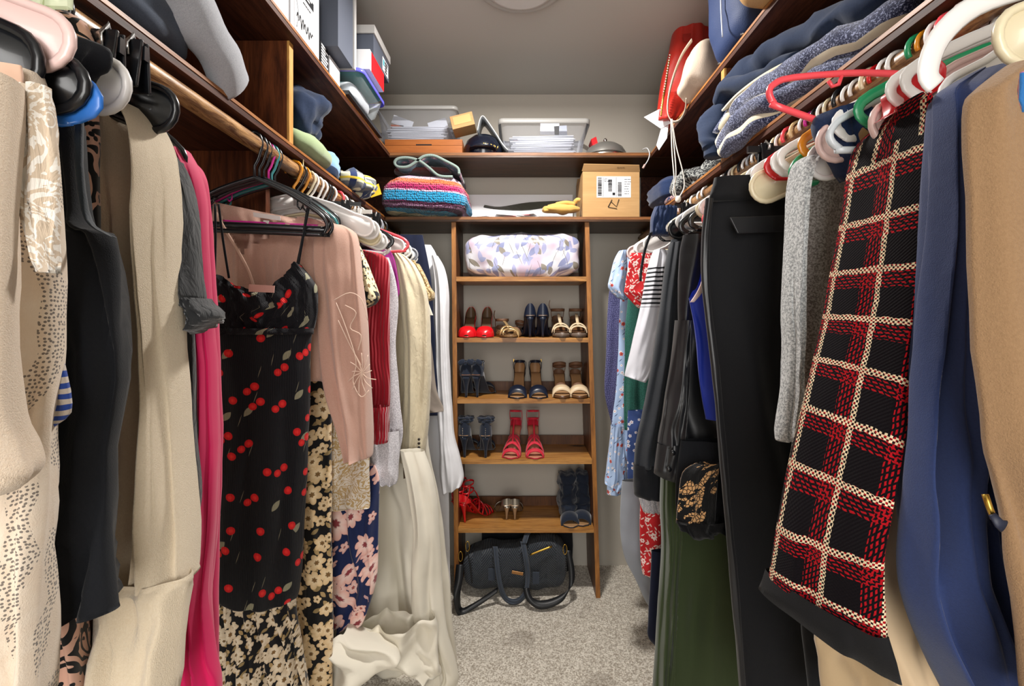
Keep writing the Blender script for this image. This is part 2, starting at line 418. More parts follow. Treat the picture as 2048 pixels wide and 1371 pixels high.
# doorway wall behind the camera
fw = MB(); box(XL-.08, -.45, YF-.08, YF, 0, ZC, fw); box(.45, XR+.08, YF-.08, YF, 0, ZC, fw); box(-.45, .45, YF-.08, YF, 2.05, ZC, fw)
struct(fw.build('wall_front', m_wall, smooth=False))
# dark panelling in the shelf bays
ZL, ZU = 1.738, 2.028      # tops of lower and upper shelf (front edges)
for i, (x0, x1, y0, y1) in enumerate(((XL, XL+.012, -.3, YB), (XR-.012, XR, 1.22, YB), (XL+.012, -.63, YB-.012, YB), (.63, XR-.012, YB-.012, YB))):
    struct(box(x0, x1, y0, y1, ZL, ZU-.02).build('trim_%d' % (i+1), m_dark, smooth=False))
# ---------------------------------------------------------------- shelves
def shelf(name, label, x0, x1, y0, y1, zt, m, edge, em, th=.02):
    t = thing(name, label, 'shelf', ((x0+x1)/2, (y0+y1)/2, zt-th))
    if edge == 'x+': b = (x0, x1, y0, y1); e = (x1-.004, x1+.0015, y0, y1)
    elif edge == 'x-': b = (x0, x1, y0, y1); e = (x0-.0015, x0+.004, y0, y1)
    else: b = (x0, x1, y0, y1); e = (x0, x1, y0-.0015, y0+.004)
    box(*b, zt-th, zt).build('board', m, t, smooth=False)
    box(*e, zt-(.0065 if edge[0] == 'x' else .012), zt+.001).build('front_edge', em, t, smooth=False, bevel=.002); return t
shelf('wall_shelf', 'lower dark stained wooden shelf along the left wall, above the left clothes rod', XL, -.605, -.3, YB-.3, ZL, m_dark, 'x+', m_edge)
shelf('wall_shelf', 'upper dark stained wooden shelf along the left wall, carrying shoe boxes', XL, -.585, -.3, YB-.3, ZU, m_dark, 'x+', m_edge)
shelf('wall_shelf', 'lower dark stained wooden shelf along the right wall, above the right clothes rod', .598, XR, -.3, YB-.3, ZL, m_dark, 'x-', m_edge)
shelf('wall_shelf', 'upper dark stained wooden shelf along the right wall, carrying handbags', .598, XR, -.3, YB-.3, ZU, m_dark, 'x-', m_edge)
shelf('wall_shelf', 'lower wooden shelf across the back wall, resting on the shoe rack', XL+.013, XR-.013, YB-.3, YB-.012, ZL-.001, m_darkx, 'y', m_edgex)
shelf('wall_shelf', 'upper wooden shelf across the back wall, carrying the clear bins', XL+.013, XR-.013, YB-.3, YB-.012, ZU-.001, m_darkx, 'y', m_edgex)
def divider(label, x0, x1, y, z0, z1, edge):
    t = thing('shelf_divider', label, 'divider', ((x0+x1)/2, y, z0))
    xe = x1-.006 if edge > 0 else x0+.006
    box(x0 if edge > 0 else xe, xe if edge > 0 else x1, y, y+.02, z0, z1).build('board', m_darkv, t, smooth=False)
    box(min(xe, x1 if edge > 0 else x0), max(xe, x1 if edge > 0 else x0), y, y+.021, z0, z1).build('front_edge', m_edgez, t, smooth=False)
divider('upright wooden divider between the two left shelves, golden front edge', XL+.012, -.606, 1.20, ZL+.001, ZU-.021, 1)
divider('upright wooden divider between the two right shelves, golden front edge', .60, XR-.012, 1.33, ZL+.001, ZU-.021, -1)
struct(box(XL+.001, -.668, 1.20, 1.22, .02, ZL-.021).build('trim_5', m_darkv, smooth=False))
struct(box(.68, XR-.001, 1.42, 1.44, .02, ZL-.021).build('trim_6', m_darkv, smooth=False))
RX, RZ, RR = .625, 1.688, .018
for sx, lb in ((-1, 'round worn wooden clothes rod on the left under the lower shelf'), (1, 'round worn wooden clothes rod on the right under the lower shelf')):
    t = thing('clothes_rod', lb, 'clothes rod', (sx*RX, 1.0, RZ))
    sweep([(sx*RX, -.28+i*.1, RZ) for i in range(27)], RR, n=20, up=(0,0,1)).build('rod', m_rod, t)
    for y in (.0, 1.27 if sx < 0 else 1.5, 2.3):
        mb = MB(); box(sx*RX-.006, sx*RX+.006, y-.006, y+.006, RZ+.017, ZL-.02, mb)
        sweep([(sx*RX+math.cos(a)*.0215, y, RZ+math.sin(a)*.0215) for a in [PI*k/8+PI for k in range(9)]]+[(sx*RX+.0215, y, RZ+.03)], .003, n=6, mb=mb)
        mb.build('bracket', plain('bracket_metal', '#6b5a3f', .4, 1), t)
# ---------------------------------------------------------------- shoe rack
rk = thing('shoe_rack', 'tall honey coloured wooden shoe rack of open shelves against the back wall', 'shoe rack', (.03, 2.22, 0))
RY0, RY1 = 2.08, 2.345
RSZ = [1.469, 1.190, .911, .635, .321]
def rl(z): return -.309+.014*(1.734-z)/1.734     # outer left x at height z
def rr_(z): return .320+.052*(1.734-z)/1.734
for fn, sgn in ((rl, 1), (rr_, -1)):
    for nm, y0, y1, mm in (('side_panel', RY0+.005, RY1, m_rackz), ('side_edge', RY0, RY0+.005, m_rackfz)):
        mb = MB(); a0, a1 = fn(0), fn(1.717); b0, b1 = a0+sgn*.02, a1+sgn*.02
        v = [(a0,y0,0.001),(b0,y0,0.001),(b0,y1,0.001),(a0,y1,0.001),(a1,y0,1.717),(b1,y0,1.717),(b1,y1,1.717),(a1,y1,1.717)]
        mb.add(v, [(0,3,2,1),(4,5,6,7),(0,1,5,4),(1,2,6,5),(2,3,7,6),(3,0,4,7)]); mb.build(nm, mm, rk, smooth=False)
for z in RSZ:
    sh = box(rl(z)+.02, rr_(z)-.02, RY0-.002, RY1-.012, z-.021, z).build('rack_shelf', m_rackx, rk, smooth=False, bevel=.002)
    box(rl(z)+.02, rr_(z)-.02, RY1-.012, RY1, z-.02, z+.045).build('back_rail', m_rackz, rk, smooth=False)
# ceiling fixture
fx = thing('ceiling_light', 'round grey ceiling light with concentric rings', 'light fixture', (.005, 1.55, ZC))
m_fx = plain('fixture_grey', '#a9a7a1', .4); m_fxw = plain('fixture_white', '#c9c8c4', .35)
lathe([(.0,0), (.165,0), (.165,-.012), (.155,-.02), (.135,-.022), (.13,-.016)], (.005, 1.55, ZC-.001), 48).build('rim', m_fx, fx)
lathe([(.128,-.010), (.128,-.028), (.11,-.034), (.10,-.030), (.085,-.036), (.075,-.031), (.05,-.04), (0,-.042)], (.005, 1.55, ZC-.001), 48).build('lens', m_fxw, fx)
# ---------------------------------------------------------------- hangers
HC = {}
def hcol(c):
    k = 'plastic_'+c
    if k not in MC and c == 'mint': return glass(k, '#f0f3e4', .3, .2)
    if k not in MC:
        cols = dict(white='#e8e5e2', ivory='#dccfae', black='#101216', pink='#e0345f', rose='#e3c3bd', blue='#2e6fc4', teal='#2c7f7f', green='#1f8a5a', magenta='#c01f86',
                    red='#c4161c', grey='#8d8f96', clear='#cfd6dc', orange='#d58a1e', coral='#f0505a', sand='#d9b98a', chrome='#cfcfcf', mint='#cfdcc0')
        plain(k, cols[c], .28, 1 if c == 'chrome' else 0, .5, .2)
    return MC[k]
def hmesh(kind, col, col2=None):
    """proto parts, local: origin at the rod centre, hanger in the XZ plane"""
    parts = []; m = hcol(col)
    tr = .0042 if kind == 'tube' else .0036
    arc = [(.0235*math.cos(a), 0, .0235*math.sin(a)) for a in [math.radians(q) for q in range(205, -41, -15)]]
    hook = arc+[(.0105, 0, -.034), (.0, 0, -.048), (0, 0, -.075)]
    hm = hcol(col2) if col2 else m
    parts.append(('hook', sweep(hook, tr, n=8, mb=MB()), hm))
    if kind == 'tube':
        p = [(0,0,-.072), (.10,0,-.100), (.195,0,-.140), (.218,0,-.158), (.221,0,-.172), (.210,0,-.184), (.195,0,-.187), (0,0,-.187)]
        loop = p+[(-x, y, z) for x, y, z in p[-2:0:-1]]
        mb = sweep(loop, .0048, n=8, closed=True, smooth=3, mb=MB())
        for sx in (-1, 1): sweep([(sx*.13,0,-.112), (sx*.13,0,-.128), (sx*.138,0,-.134), (sx*.146,0,-.128)], .0028, n=6, mb=mb)
        parts.append(('frame', mb, m))
    elif kind == 'web':
        def halfp(sx):
            top = [(0,-.070), (.05,-.078), (.11,-.096), (.17,-.124)]
            cap = [(.196+.025*math.cos(a), -.158+.025*math.sin(a)) for a in [math.radians(q) for q in range(75, -106, -20)]]
            bot = [(.15,-.168), (.10,-.135), (.05,-.112), (0,-.104)]
            return [(sx*x, 0, z) for x, z in top+cap+bot]
        mb = MB()
        h1 = halfp(1); h2 = halfp(-1)
        loop = h1+h2[::-1][1:-1]
        sweep(loop, .0042, n=8, closed=True, mb=mb)
        parts.append(('frame', mb, m))
        mw = MB()
        for h in (h1, h2): plate([(x, -.0012, z) for x, y, z in h], .0024, mw)
        parts.append(('web', mw, m))
    elif kind == 'bar':
        p = [(0,0,-.070), (.10,0,-.098), (.195,0,-.140), (.214,0,-.162), (.2,0,-.178), (.18,0,-.180), (0,0,-.180)]
        loop = p+[(-x, y, z) for x, y, z in p[-2:0:-1]]
        mb = sweep(loop, .0075, .003, n=8, closed=True, smooth=3, mb=MB()); parts.append(('frame', mb, m))
    elif kind == 'arm':
        p = [(0,0,-.074), (.06,0,-.080), (.12,0,-.092), (.17,0,-.110), (.20,0,-.138), (.210,0,-.168), (.203,0,-.180)]
        loop = [(-x, y, z) for x, y, z in p[:0:-1]]+p
        parts.append(('frame', sweep(loop, .0095, .0035, n=10, smooth=4, mb=MB()), m))
    elif kind == 'clip':
        mb = box(-.172, .172, -.003, .003, -.090, -.079); box(-.012, .012, -.004, .004, -.094, -.066, mb)
        parts.append(('frame', mb, m))
    return parts
HP = {}
HN = {'tube': 'tubular plastic hanger', 'web': 'moulded plastic hanger', 'bar': 'slim plastic hanger', 'clip': 'clip hanger', 'arm': 'open-ended hanger'}
def copy_tree(o, parent=None):
    c = o.copy(); C.objects.link(c)
    if parent: c.parent = parent
    for ch in [q for q in o.children]: copy_tree(ch, c)
    return c
def hanger(kind, col, side, d, label, yaw=0, roll=0, dz=0, col2=None, dx=0, sc=1., clips=(-.13, .13), group=None):
    k = (kind, col, col2, clips if kind == 'clip' else 0); loc = (side*RX+dx, d, RZ+dz)
    if k not in HP:
        t = thing('clothes_hanger', label, 'hanger', loc, group=group)
        for nm, mb, m in hmesh(kind, col, col2): mb.build(nm, m, t, rel=True, bevel=.0015 if kind == 'clip' and nm == 'frame' else 0)
        if kind == 'clip':
            for cx in clips:
                mb = MB()
                for sy in (-1, 1):
                    obox((cx, sy*.0068, -.094), (.011,0,0), (0,.0018,sy*.0005), (0,-sy*.003,.019), mb)
                c = mb.build('clip', hcol(col), t, rel=True, smooth=False, bevel=.001)
                sweep([(cx, -.009, -.088), (cx, -.0115, -.080), (cx, 0, -.070), (cx, .0115, -.080), (cx, .009, -.088)], .003, .0012, n=6, mb=MB()).build('spring', hcol('chrome'), c, rel=True)
        HP[k] = t
    else:
        t = copy_tree(HP[k]); t.location = loc; tag(t, label)
        if group: t['group'] = group
        elif 'group' in t: del t['group']
    t.rotation_euler = (0, math.radians(roll), math.radians(yaw)); t.scale = sc if isinstance(sc, tuple) else (sc, sc, sc)
    return t
# ---------------------------------------------------------------- cloth prints
def c_cherry(s, uv):
    base = s.mix(s.noise(uv, 8), '#07080d', '#0c0e16')
    u1 = s.V('ADD', uv, (.011, .016, 0)); u2 = s.V('ADD', uv, (-.004, .004, 0)); sc = 15.5
    c = leaf(s, uv, 13, .2, .09, .9, '#8c8a72', base, .4, .55)
    c = leaf(s, uv, 17, .26, .012, 1.3, '#7d7a66', c, .7, .6)
    for u, r, k in ((u1, .125, .5), (u2, .135, .95)):
        v = s.vor(s.V('MULTIPLY', u, (1,.92,1)), sc, .72); cs = s.sep(v.outputs['Color'])
        c = s.mix(s.M('MULTIPLY', s.step(v.outputs['Distance'], r, .008), s.M('LESS_THAN', cs[0], k)), c, s.mix(s.step(v.outputs['Distance'], .06, .03), '#d0161c', '#e8322c'))
    return c
def f_black_tan(sc, size, a='#d9b98a', b='#f0dcb8', base='#0b0a0c', seed=0.):
    def fn(s, uv):
        c = leaf(s, uv, sc*1.6, .34, .16, .5, '#8f7a52', base, seed, .8); c = leaf(s, uv, sc*1.7, .34, .16, 2.2, '#a98e62', c, seed+1, .7)
        c = flower(s, uv, sc*1.5, size*.9, 5, a, c, '#6d5330', seed+.3, .35, .8, b); return flower(s, uv, sc, size, 6, a, c, '#7a5b33', seed, .38, .9, b)
    return fn
def f_navy_pink(s, uv):
    c = leaf(s, uv, 22, .3, .13, 1., '#c9a1a0', '#16244f', .2, .5)
    c = flower(s, uv, 20, .42, 5, '#e0a79c', c, '#a4544e', .5, .4, .6, '#f4ded6'); return flower(s, uv, 11, .5, 7, '#e9b3a6', c, '#8f3f45', .1, .35, .8, '#f6e6de')
def f_blue_blossom(s, uv):
    c = leaf(s, uv, 40, .35, .05, .8, '#2b3560', '#a9c1e4', .2, .5); c = flower(s, uv, 48, .3, 5, '#e8e8ef', c, '#c2473c', .6, .3, .55)
    return flower(s, uv, 36, .26, 5, '#c9503f', c, '#2b2f50', .9, .3, .4)
def f_red_white(s, uv):
    c = leaf(s, uv, 60, .4, .12, .6, '#f0d3cc', '#c42127', .2, .7); c = leaf(s, uv, 62, .4, .12, 2.1, '#f0d3cc', c, .9, .7); return flower(s, uv, 30, .3, 6, '#f3dcd6', c, '#c42127', .4, .4, .6)
def f_animal(s, uv):
    w_ = s.noise(uv, 17, 1.5, .4, 1.2); l = s.M('FRACT', s.M('MULTIPLY', w_, 6.2)); c = s.mix(s.M('LESS_THAN', l, .42), '#c79c88', '#0b090b')
    v = s.vor(uv, 95, .9); on = s.M('MULTIPLY', s.step(v.outputs['Distance'], .26), s.M('GREATER_THAN', s.noise(uv, 22), .52)); return s.mix(on, c, '#0b090b')
def f_plaid(s, uv):
    p = s.sep(uv); u, v = p[0], p[1]; j = s.noise(uv, 70, 2); u = s.M('ADD', u, s.M('MULTIPLY', s.M('SUBTRACT', j, .5), .004)); v = s.M('ADD', v, s.M('MULTIPLY', s.M('SUBTRACT', j, .5), .006))
    tw1 = s.M('GREATER_THAN', s.M('SINE', s.M('MULTIPLY', u, 1500)), .1); tw2 = s.M('GREATER_THAN', s.M('SINE', s.M('MULTIPLY', v, 1500)), .1)
    chk = s.M('GREATER_THAN', s.M('MULTIPLY', s.M('SINE', s.M('MULTIPLY', u, 1250)), s.M('SINE', s.M('MULTIPLY', v, 1250))), -.02)
    c = s.mix(s.noise(uv, 900, 2), '#060507', '#171216'); dsh = s.M('GREATER_THAN', s.M('SINE', s.M('MULTIPLY', s.M('ADD', u, v), 820)), -.45); dsv = s.M('GREATER_THAN', s.M('SINE', s.M('MULTIPLY', s.M('SUBTRACT', u, v), 820)), -.45)
    P = .062
    c = s.mix(s.M('MULTIPLY', stripes(s, v, P, .42, .30), s.M('MULTIPLY', tw2, dsh)), c, '#a5121c'); c = s.mix(s.M('MULTIPLY', stripes(s, u, P, .36, .30), s.M('MULTIPLY', tw1, dsv)), c, '#a5121c')
    c = s.mix(s.M('MULTIPLY', stripes(s, u, P, .11, .0), chk), c, '#e3cfac'); c = s.mix(s.M('MULTIPLY', stripes(s, v, P, .12, .0), chk), c, '#e3cfac'); return c
def f_stripe_blue(s, uv):
    p = s.sep(uv); w_ = s.M('ADD', p[1], s.M('MULTIPLY', s.noise(uv, 20), .012)); return s.mix(stripes(s, w_, .0098, .5), '#c9bfb4', '#2c4a9c')
def f_tee(s, uv):
    p = s.sep(uv); z = s.sep(s.ob())[2]; zone = s.M('MULTIPLY', s.M('LESS_THAN', z, -.058), s.M('GREATER_THAN', z, -.185)); return s.mix(s.M('MULTIPLY', stripes(s, z, .0135, .42), zone), '#cfd0d8', '#17191f')
def f_lace(a, b, sc=60):
    def fn(s, uv):
        n_ = s.noise(uv, sc*.42, 3, .55, 1.6); return s.mix(s.M('GREATER_THAN', s.M('SINE', s.M('MULTIPLY', n_, 42)), .1), a, b)
    return fn
def f_embroid(s, uv):
    c = s.mix(s.noise(uv, 60, 3), '#dcc6ae', '#e8dccb'); v = s.vor(uv, 300, .6); on = s.M('MULTIPLY', s.step(v.outputs['Distance'], .3), s.M('GREATER_THAN', s.noise(s.V('MULTIPLY', uv, (1,.35,1)), 26, 1), .52)); on = s.M('MULTIPLY', on, s.M('GREATER_THAN', s.M('ADD', s.sep(s.ob())[0], s.M('MULTIPLY', s.noise(uv, 9), .012)), .064)); return s.mix(on, c, '#7d746c')
def f_dots(a, b, sc, r):
    def fn(s, uv): return s.mix(s.step(s.vor(uv, sc, .35).outputs['Distance'], r), a, b)
    return fn
def f_cuff_lace(s, uv):
    c = s.mix(s.M('GREATER_THAN', s.vor(uv, 130, 1, 'DISTANCE_TO_EDGE').outputs['Distance'], .10), '#08080a', '#c99a68'); n_ = s.noise(uv, 14, 3, .5, 1.5)
    return s.mix(s.M('GREATER_THAN', s.M('FRACT', s.M('MULTIPLY', n_, 4)), .42), c, '#08080a')
def f_melange(a, b, sc=240):
    def fn(s, uv): return s.mix(s.step(s.noise(s.ob(), sc, 3, .7), .5, .08), a, b)
    return fn
m_black = cloth('black_cotton', '#0e1014', 'weave', .9, .12, col2='#17191e'); m_satin = cloth('black_satin', '#121317', 'satin', .38, .1, .5); m_pants = cloth('black_suiting', '#0c0d11', 'weave', .75, .15)
m_ivory = cloth('ivory_fleece', '#d8c5a8', 'fuzz', .95, .35, col2='#e6d8c0'); m_cream = cloth('cream_knit', '#dcc4a9', 'fuzz', .95, .4, col2='#e8d8c4')
m_pink = cloth('hot_pink_cloth', '#cf0f58', 'satin', .7, .25); m_char = cloth('charcoal_crinkle', '#2b2c2e', 'crinkle', .85, .3)
m_blush = cloth('blush_velvet', '#b98f7c', 'fuzz', .9, .35, col2='#c9a494'); m_red = cloth('crimson_rib', '#a30f24', 'rib', .85, .3); m_lgrey = pmat('grey_melange_knit', f_melange('#b3b0b6', '#dedbdf', 300), 'knit')
m_mag = cloth('magenta_satin', '#9b1180', 'satin', .4, .2, .5); m_linen = cloth('oat_linen', '#c6b99c', 'crinkle', .85, .2, col2='#cfc4a9'); m_white = cloth('white_cotton', '#d9d9dc', 'weave', .85, .15)
m_offw = cloth('off_white_cotton', '#dcd6c6', 'satin', .8, .15); m_taupe = cloth('taupe_jersey', '#8d8278', 'weave', .9, .2); m_navyc = cloth('navy_suiting', '#243158', 'weave', .85, .25, col2='#2c3b68')
m_tan = cloth('camel_boucle', '#9d7d5b', 'fuzz', .95, .25, col2='#86684a'); m_bone = cloth('bone_cloth', '#d8bf9d', 'satin', .8, .2); m_royal = cloth('royal_blue_jersey', '#0f2fa8', 'satin', .6, .2, .4)
m_olive = cloth('olive_cloth', '#343f24', 'satin', .8, .2); m_denim = cloth('dark_denim', '#14203a', 'weave', .9, .2, col2='#22355c'); m_greyfur = pmat('grey_brown_chenille', f_melange('#6d6660', '#a8a39d', 330), 'fuzz', .95, .3)
m_lgfur = pmat('pale_grey_chenille', f_melange('#8d9092', '#d4d6d6', 300), 'fuzz', .95, .3); m_brown = cloth('brown_rib', '#553427', 'rib', .9, .2); m_dgrey = cloth('charcoal_jersey', '#202328', 'weave', .85, .12, col2='#2e3238')
m_navydot = pmat('navy_dotted', f_dots('#1b1c4a', '#8d8fc0', 240, .28), 'knit'); m_greenk = pmat('green_open_knit', f_dots('#2f6f62', '#123a34', 190, .3), 'knit'); m_greyp = cloth('grey_canvas', '#8f949c', 'weave')
m_scarlet = cloth('scarlet_satin', '#c10d18', 'satin', .4, .1, .5); m_ink = cloth('ink_cloth', '#0f1730', 'weave', .85, .2)
m_cherry = pmat('cherry_print', c_cherry, 'finerib', .6, .1, .8); m_fl1 = pmat('tan_floral_print', f_black_tan(17, .44), 'satin', .7); m_fl2 = pmat('cream_floral_print', f_black_tan(24, .46, '#cbb79a', '#e8dcc6', '#0d0d12', .4), 'satin', .7)
m_fl3 = pmat('large_cream_blossom_print', f_black_tan(20, .5, '#e0cfa4', '#f2e7c8', '#0d0e14', .8), 'weave'); m_npink = pmat('navy_blossom_print', f_navy_pink, 'satin', .7); m_bfl = pmat('pale_blue_blossom_print', f_blue_blossom, 'satin', .75)
m_rfl = pmat('red_sprig_print', f_red_white, 'weave'); m_anim = pmat('animal_swirl_print', f_animal, 'satin', .75); m_plaid = pmat('red_black_tweed', f_plaid, 'knit', .95, .03, .6, .08)
m_bstr = pmat('blue_stripe', f_stripe_blue, 'weave'); m_tee = pmat('striped_tee', f_tee, 'weave'); m_lace = pmat('cream_lace', f_lace('#d2bfa8', '#efe9df', 70), 'crinkle'); m_emb = pmat('beaded_knit', f_embroid, 'fuzz', .95, .3, .6)
m_flace = pmat('cream_floral_lace', f_lace('#d8cfc2', '#b59a6c', 55), 'weave'); m_blace = pmat('black_lace_over_tan', f_cuff_lace, 'crinkle'); m_paisley = pmat('paisley_print', f_lace('#cdb98e', '#8e6f43', 90), 'weave')
# ---------------------------------------------------------------- garments
def LX(d): return CX-.83*FPX/d
def RXp(d): return CX+.83*FPX/d
def garment(name, label, cat, parts, group=None, kw0=None):
    """parts: (part name, material, rows, depth, kwargs)"""
    r = parts[0][2][0]; d = parts[0][3]; d0 = sum(d)/2 if isinstance(d, tuple) else d
    x0 = r[1]; x1 = r[-1] if len(r) == 3 else r[3]
    base = W((x0+x1)/2, r[0], d0); t = thing(name, label, cat, base, group=group)
    for i, p in enumerate(parts):
        kw = dict(p[4]) if len(p) > 4 else {}; kw.setdefault('seed', hash_(label)+i*17)
        lb = kw.pop('plabel', None)
        drape(p[2], p[3], **kw).build(p[0], p[1], t, label=lb)
    return t
def hash_(s): return sum((i+1)*ord(c) for i, c in enumerate(s)) % 9973
def button(t, x, y, d, r=.006, m=None, name='button'):
    p = W(x, y, d); mb = MB()
    for k in range(1):
        n = 14; ring = [(p.x+r*math.cos(2*PI*i/n), p.y, p.z+r*math.sin(2*PI*i/n)) for i in range(n)]
        plate([(a, b-.002, c) for a, b, c in ring], .0025, mb)
    return mb.build(name, m or hcol('black'), t)
# ---- left rod, from the camera inwards
t = garment('knit_cardigan', 'cream knit cardigan with beaded lace front, nearest garment on the left rod', 'cardigan', [
  ('body', m_emb, [(150,-300,82),(210,-300,96),(330,-300,108),(450,-300,112),(560,-300,108),(700,-300,102),(830,-300,99),(950,-300,95),(1100,-300,88),(1250,-300,82),(1420,-300,78)], (.36,.372), dict(t=.05, folds=5, amp=.009)),
  ('lace_panel', m_lace, [(170,34,88),(260,36,104),(400,40,110),(480,60,109),(545,84,108)], (.338,.345), dict(t=.012, folds=3, amp=.003, grow=.3, nx=24)),
  ('sleeve', m_cream, [(150,-190,12),(300,-190,14),(500,-200,12),(700,-200,2),(840,-200,14),(900,-200,36),(940,-190,56),(965,-180,48),(985,-160,20)], .315, dict(t=.05, folds=2, amp=.007))])
garment('peach_blouse', 'peach blouse squeezed in at the left edge below the big black hanger', 'blouse', [
  ('body', cloth('peach_cloth', '#d9b49c', 'satin'), [(128,-260,34),(200,-260,36),(300,-260,24),(420,-260,10)], .352, dict(t=.012, amp=.003))])
garment('striped_blouse', 'blue and white striped blouse peeking out beside the cream cardigan', 'blouse', [
  ('body', m_bstr, [(560,-150,80),(640,-150,106),(700,-150,124),(780,-150,141),(825,-150,143),(850,-150,848,118),(870,-150,862,100)], .388, dict(t=.02, folds=3, amp=.005))])
garment('sleeveless_top', 'long black sleeveless top with a deep armhole, next to the cream beaded cardigan', 'top', [
  ('body', m_black, [(205,-120,152),(250,-120,160),(330,-120,160),(420,-120,170),(450,-120,186),(464,-120,212),(472,-120,226),(540,-120,237),(650,-120,240),(760,-120,238),(900,-120,214),(1000,-120,219),(1110,-120,228),(1205,-120,236),(1252,-120,1214,237)], (.42,.435), dict(t=.045, folds=4, amp=.010)),
  ('armhole_trim', cloth('black_binding', '#1d2730', 'weave', .7), [(240,156,165),(330,156,165),(420,168,175),(452,184,190),(466,208,214),(474,226,228)], .412, dict(t=.006, amp=.001, nx=8))])
garment('black_blouse', 'black satin blouse shoulder bunched over hangers, below the animal print collar', 'blouse', [
  ('shoulder', m_black, [(66,20,64,110),(80,20,80,175),(96,30,96,216),(118,60,118,220),(140,70,140,208),(158,105,154,186),(185,110,165)], .44, dict(t=.02, folds=2, amp=.004))])
garment('animal_print_dress', 'long black and pink animal print dress beside the black sleeveless top', 'dress', [
  ('body', m_anim, [(112,-80,168),(200,-80,186),(300,-80,189),(430,-80,189),(700,-80,180),(1000,-80,172),(1240,-80,164),(1430,-80,158)], .475, dict(t=.04, folds=4, amp=.010)),
  ('collar', m_anim, [(22,20,26,140),(42,20,44,166),(70,18,178),(98,30,182)], .455, dict(t=.03, folds=2, amp=.004))])
garment('ribbed_dress', 'brown ribbed dress showing only its hem beside the animal print dress', 'dress', [
  ('body', m_brown, [(900,-40,186),(1100,-40,192),(1240,-40,192),(1430,-40,190)], .51, dict(t=.025, amp=.006))])
garment('fleece_sweater', 'long ivory fleece sweater with a folded seam near its hem, on the left rod', 'sweater', [
  ('body', m_ivory, [(206,60,238),(222,60,270),(250,60,298),(330,60,322),(560,60,328),(800,60,330),(1000,60,335),(1150,60,344),(1380,60,342)], (.555,.565), dict(t=.06, folds=3, amp=.010)),
  ('sleeve', m_ivory, [(222,262,288),(250,270,312),(290,282,330),(340,290,341),(430,292,347),(560,294,347),(700,292,350),(850,294,356),(1000,290,366),(1120,276,374),(1158,262,379)], (.518,.54), dict(t=.055, folds=2, amp=.008)),
  ('hem_band', m_ivory, [(1150,190,377),(1164,188,379),(1185,190,372),(1280,192,364),(1400,196,352)], (.515,.53), dict(t=.05, folds=2, amp=.008))])
garment('crinkle_blouse', 'charcoal crinkled blouse with a ruffled elbow sleeve, between the ivory sweater and the pink dress', 'blouse', [
  ('body', m_char, [(300,150,340),(340,150,362),(420,150,378),(600,150,384),(800,150,388),(950,150,394),(1030,150,389),(1062,150,372)], .592, dict(t=.035, folds=4, amp=.008)),
  ('sleeve', m_char, [(318,330,350),(350,335,366),(420,345,384),(500,356,392),(560,368,399),(600,374,404)], .575, dict(t=.035, folds=2, amp=.005)),
  ('ruffle', m_char, [(596,372,406),(612,376,418),(624,380,432),(668,384,632,434)], .572, dict(t=.045, folds=4, amp=.006, grow=.2, nx=30))])
garment('pink_dress', 'long hot pink dress with a seamed shoulder, on the left rod', 'dress', [
  ('body', m_pink, [(286,180,284,344),(300,180,304,362),(322,180,384),(345,180,402),(385,180,413),(500,180,421),(640,180,429),(800,180,436),(950,180,440),(1100,180,437),(1250,180,438),(1430,180,442)], (.635,.655), dict(t=.06, folds=4, amp=.009)),
  ('sleeve', m_pink, [(300,340,372),(345,352,396),(430,366,410),(600,380,420),(850,392,430),(1050,380,428),(1180,368,420),(1290,362,432),(1345,368,440),(1400,376,441)], (.605,.625), dict(t=.03, folds=2, amp=.006))])
# ---- the open stretch with the cherry dress
cd_ = garment('cherry_dress', 'black camisole dress printed with red cherries, thin straps, hanging on black hangers', 'dress', [
  ('bodice', m_cherry, [(560,429,600),(590,429,632),(630,430,632),(664,432,624)], (.99,1.10), dict(t=.05, folds=9, amp=.006, grow=.1, nx=70, wob=.004, topf=[(0,-12),(.18,10),(.45,26),(.62,22),(.82,-6),(.97,-36),(1,-30)], tl=.85, seed=5)),
  ('skirt', m_cherry, [(655,432,626),(690,434,622),(760,436,620),(900,437,616),(1050,436,608),(1160,435,600),(1204,434,594)], (.995,1.105), dict(t=.05, folds=2, amp=.004, nx=60, seed=8, botf=[(0,-6),(.3,2),(.7,4),(1,-10)])),
  ('waist_seam', m_cherry, [(656,431,628),(668,431,629)], (.985,1.09), dict(t=.062, folds=9, amp=.004, grow=.1, nx=60))])
for pts, nm in ((((430,408,.99),(431,480,.985),(429,552,.985)),'s'), (((437,408,.995),(446,480,1.0),(458,556,1.005)),'s'), (((622,395,1.12),(609,460,1.09),(597,528,1.08)),'s'), (((618,396,1.13),(606,470,1.12),(593,534,1.11)),'s')):
    sweep([W(*p) for p in pts], .0028, .0012, n=6, smooth=4).build('strap', m_black, cd_)
plate([W(498,568,1.015), W(549,571,1.03), W(548,585,1.03), W(497,583,1.015)], .0015).build('garment_label', cloth('pink_label', '#c89b90', 'satin'), cd_, smooth=False)
cg = garment('blush_cardigan', 'blush pink cardigan with an open V neck and beaded flower sleeve, behind the cherry dress', 'cardigan', [
  ('body', m_blush, [(402,425,452,690),(430,425,462,706),(480,425,716),(560,425,724),(650,425,722),(760,425,716)], (1.09,1.235), dict(t=.05, folds=4, amp=.008, nx=60, cut=lambda x, y, fr: fr and y < 566 and x < 432+(655-432)*1.0 and (y-408) < (x-432)*2.1 and (y-398) < (650-x)*.66+0*x and y < 590-(abs(x-500)*.9) )),
  ('sleeve', m_blush, [(452,640,690),(470,632,712),(530,628,722),(600,634,730),(700,640,738),(780,652,743),(860,674,745),(905,686,745),(922,690,912,742)], (1.17,1.22), dict(t=.065, folds=2, amp=.007))])
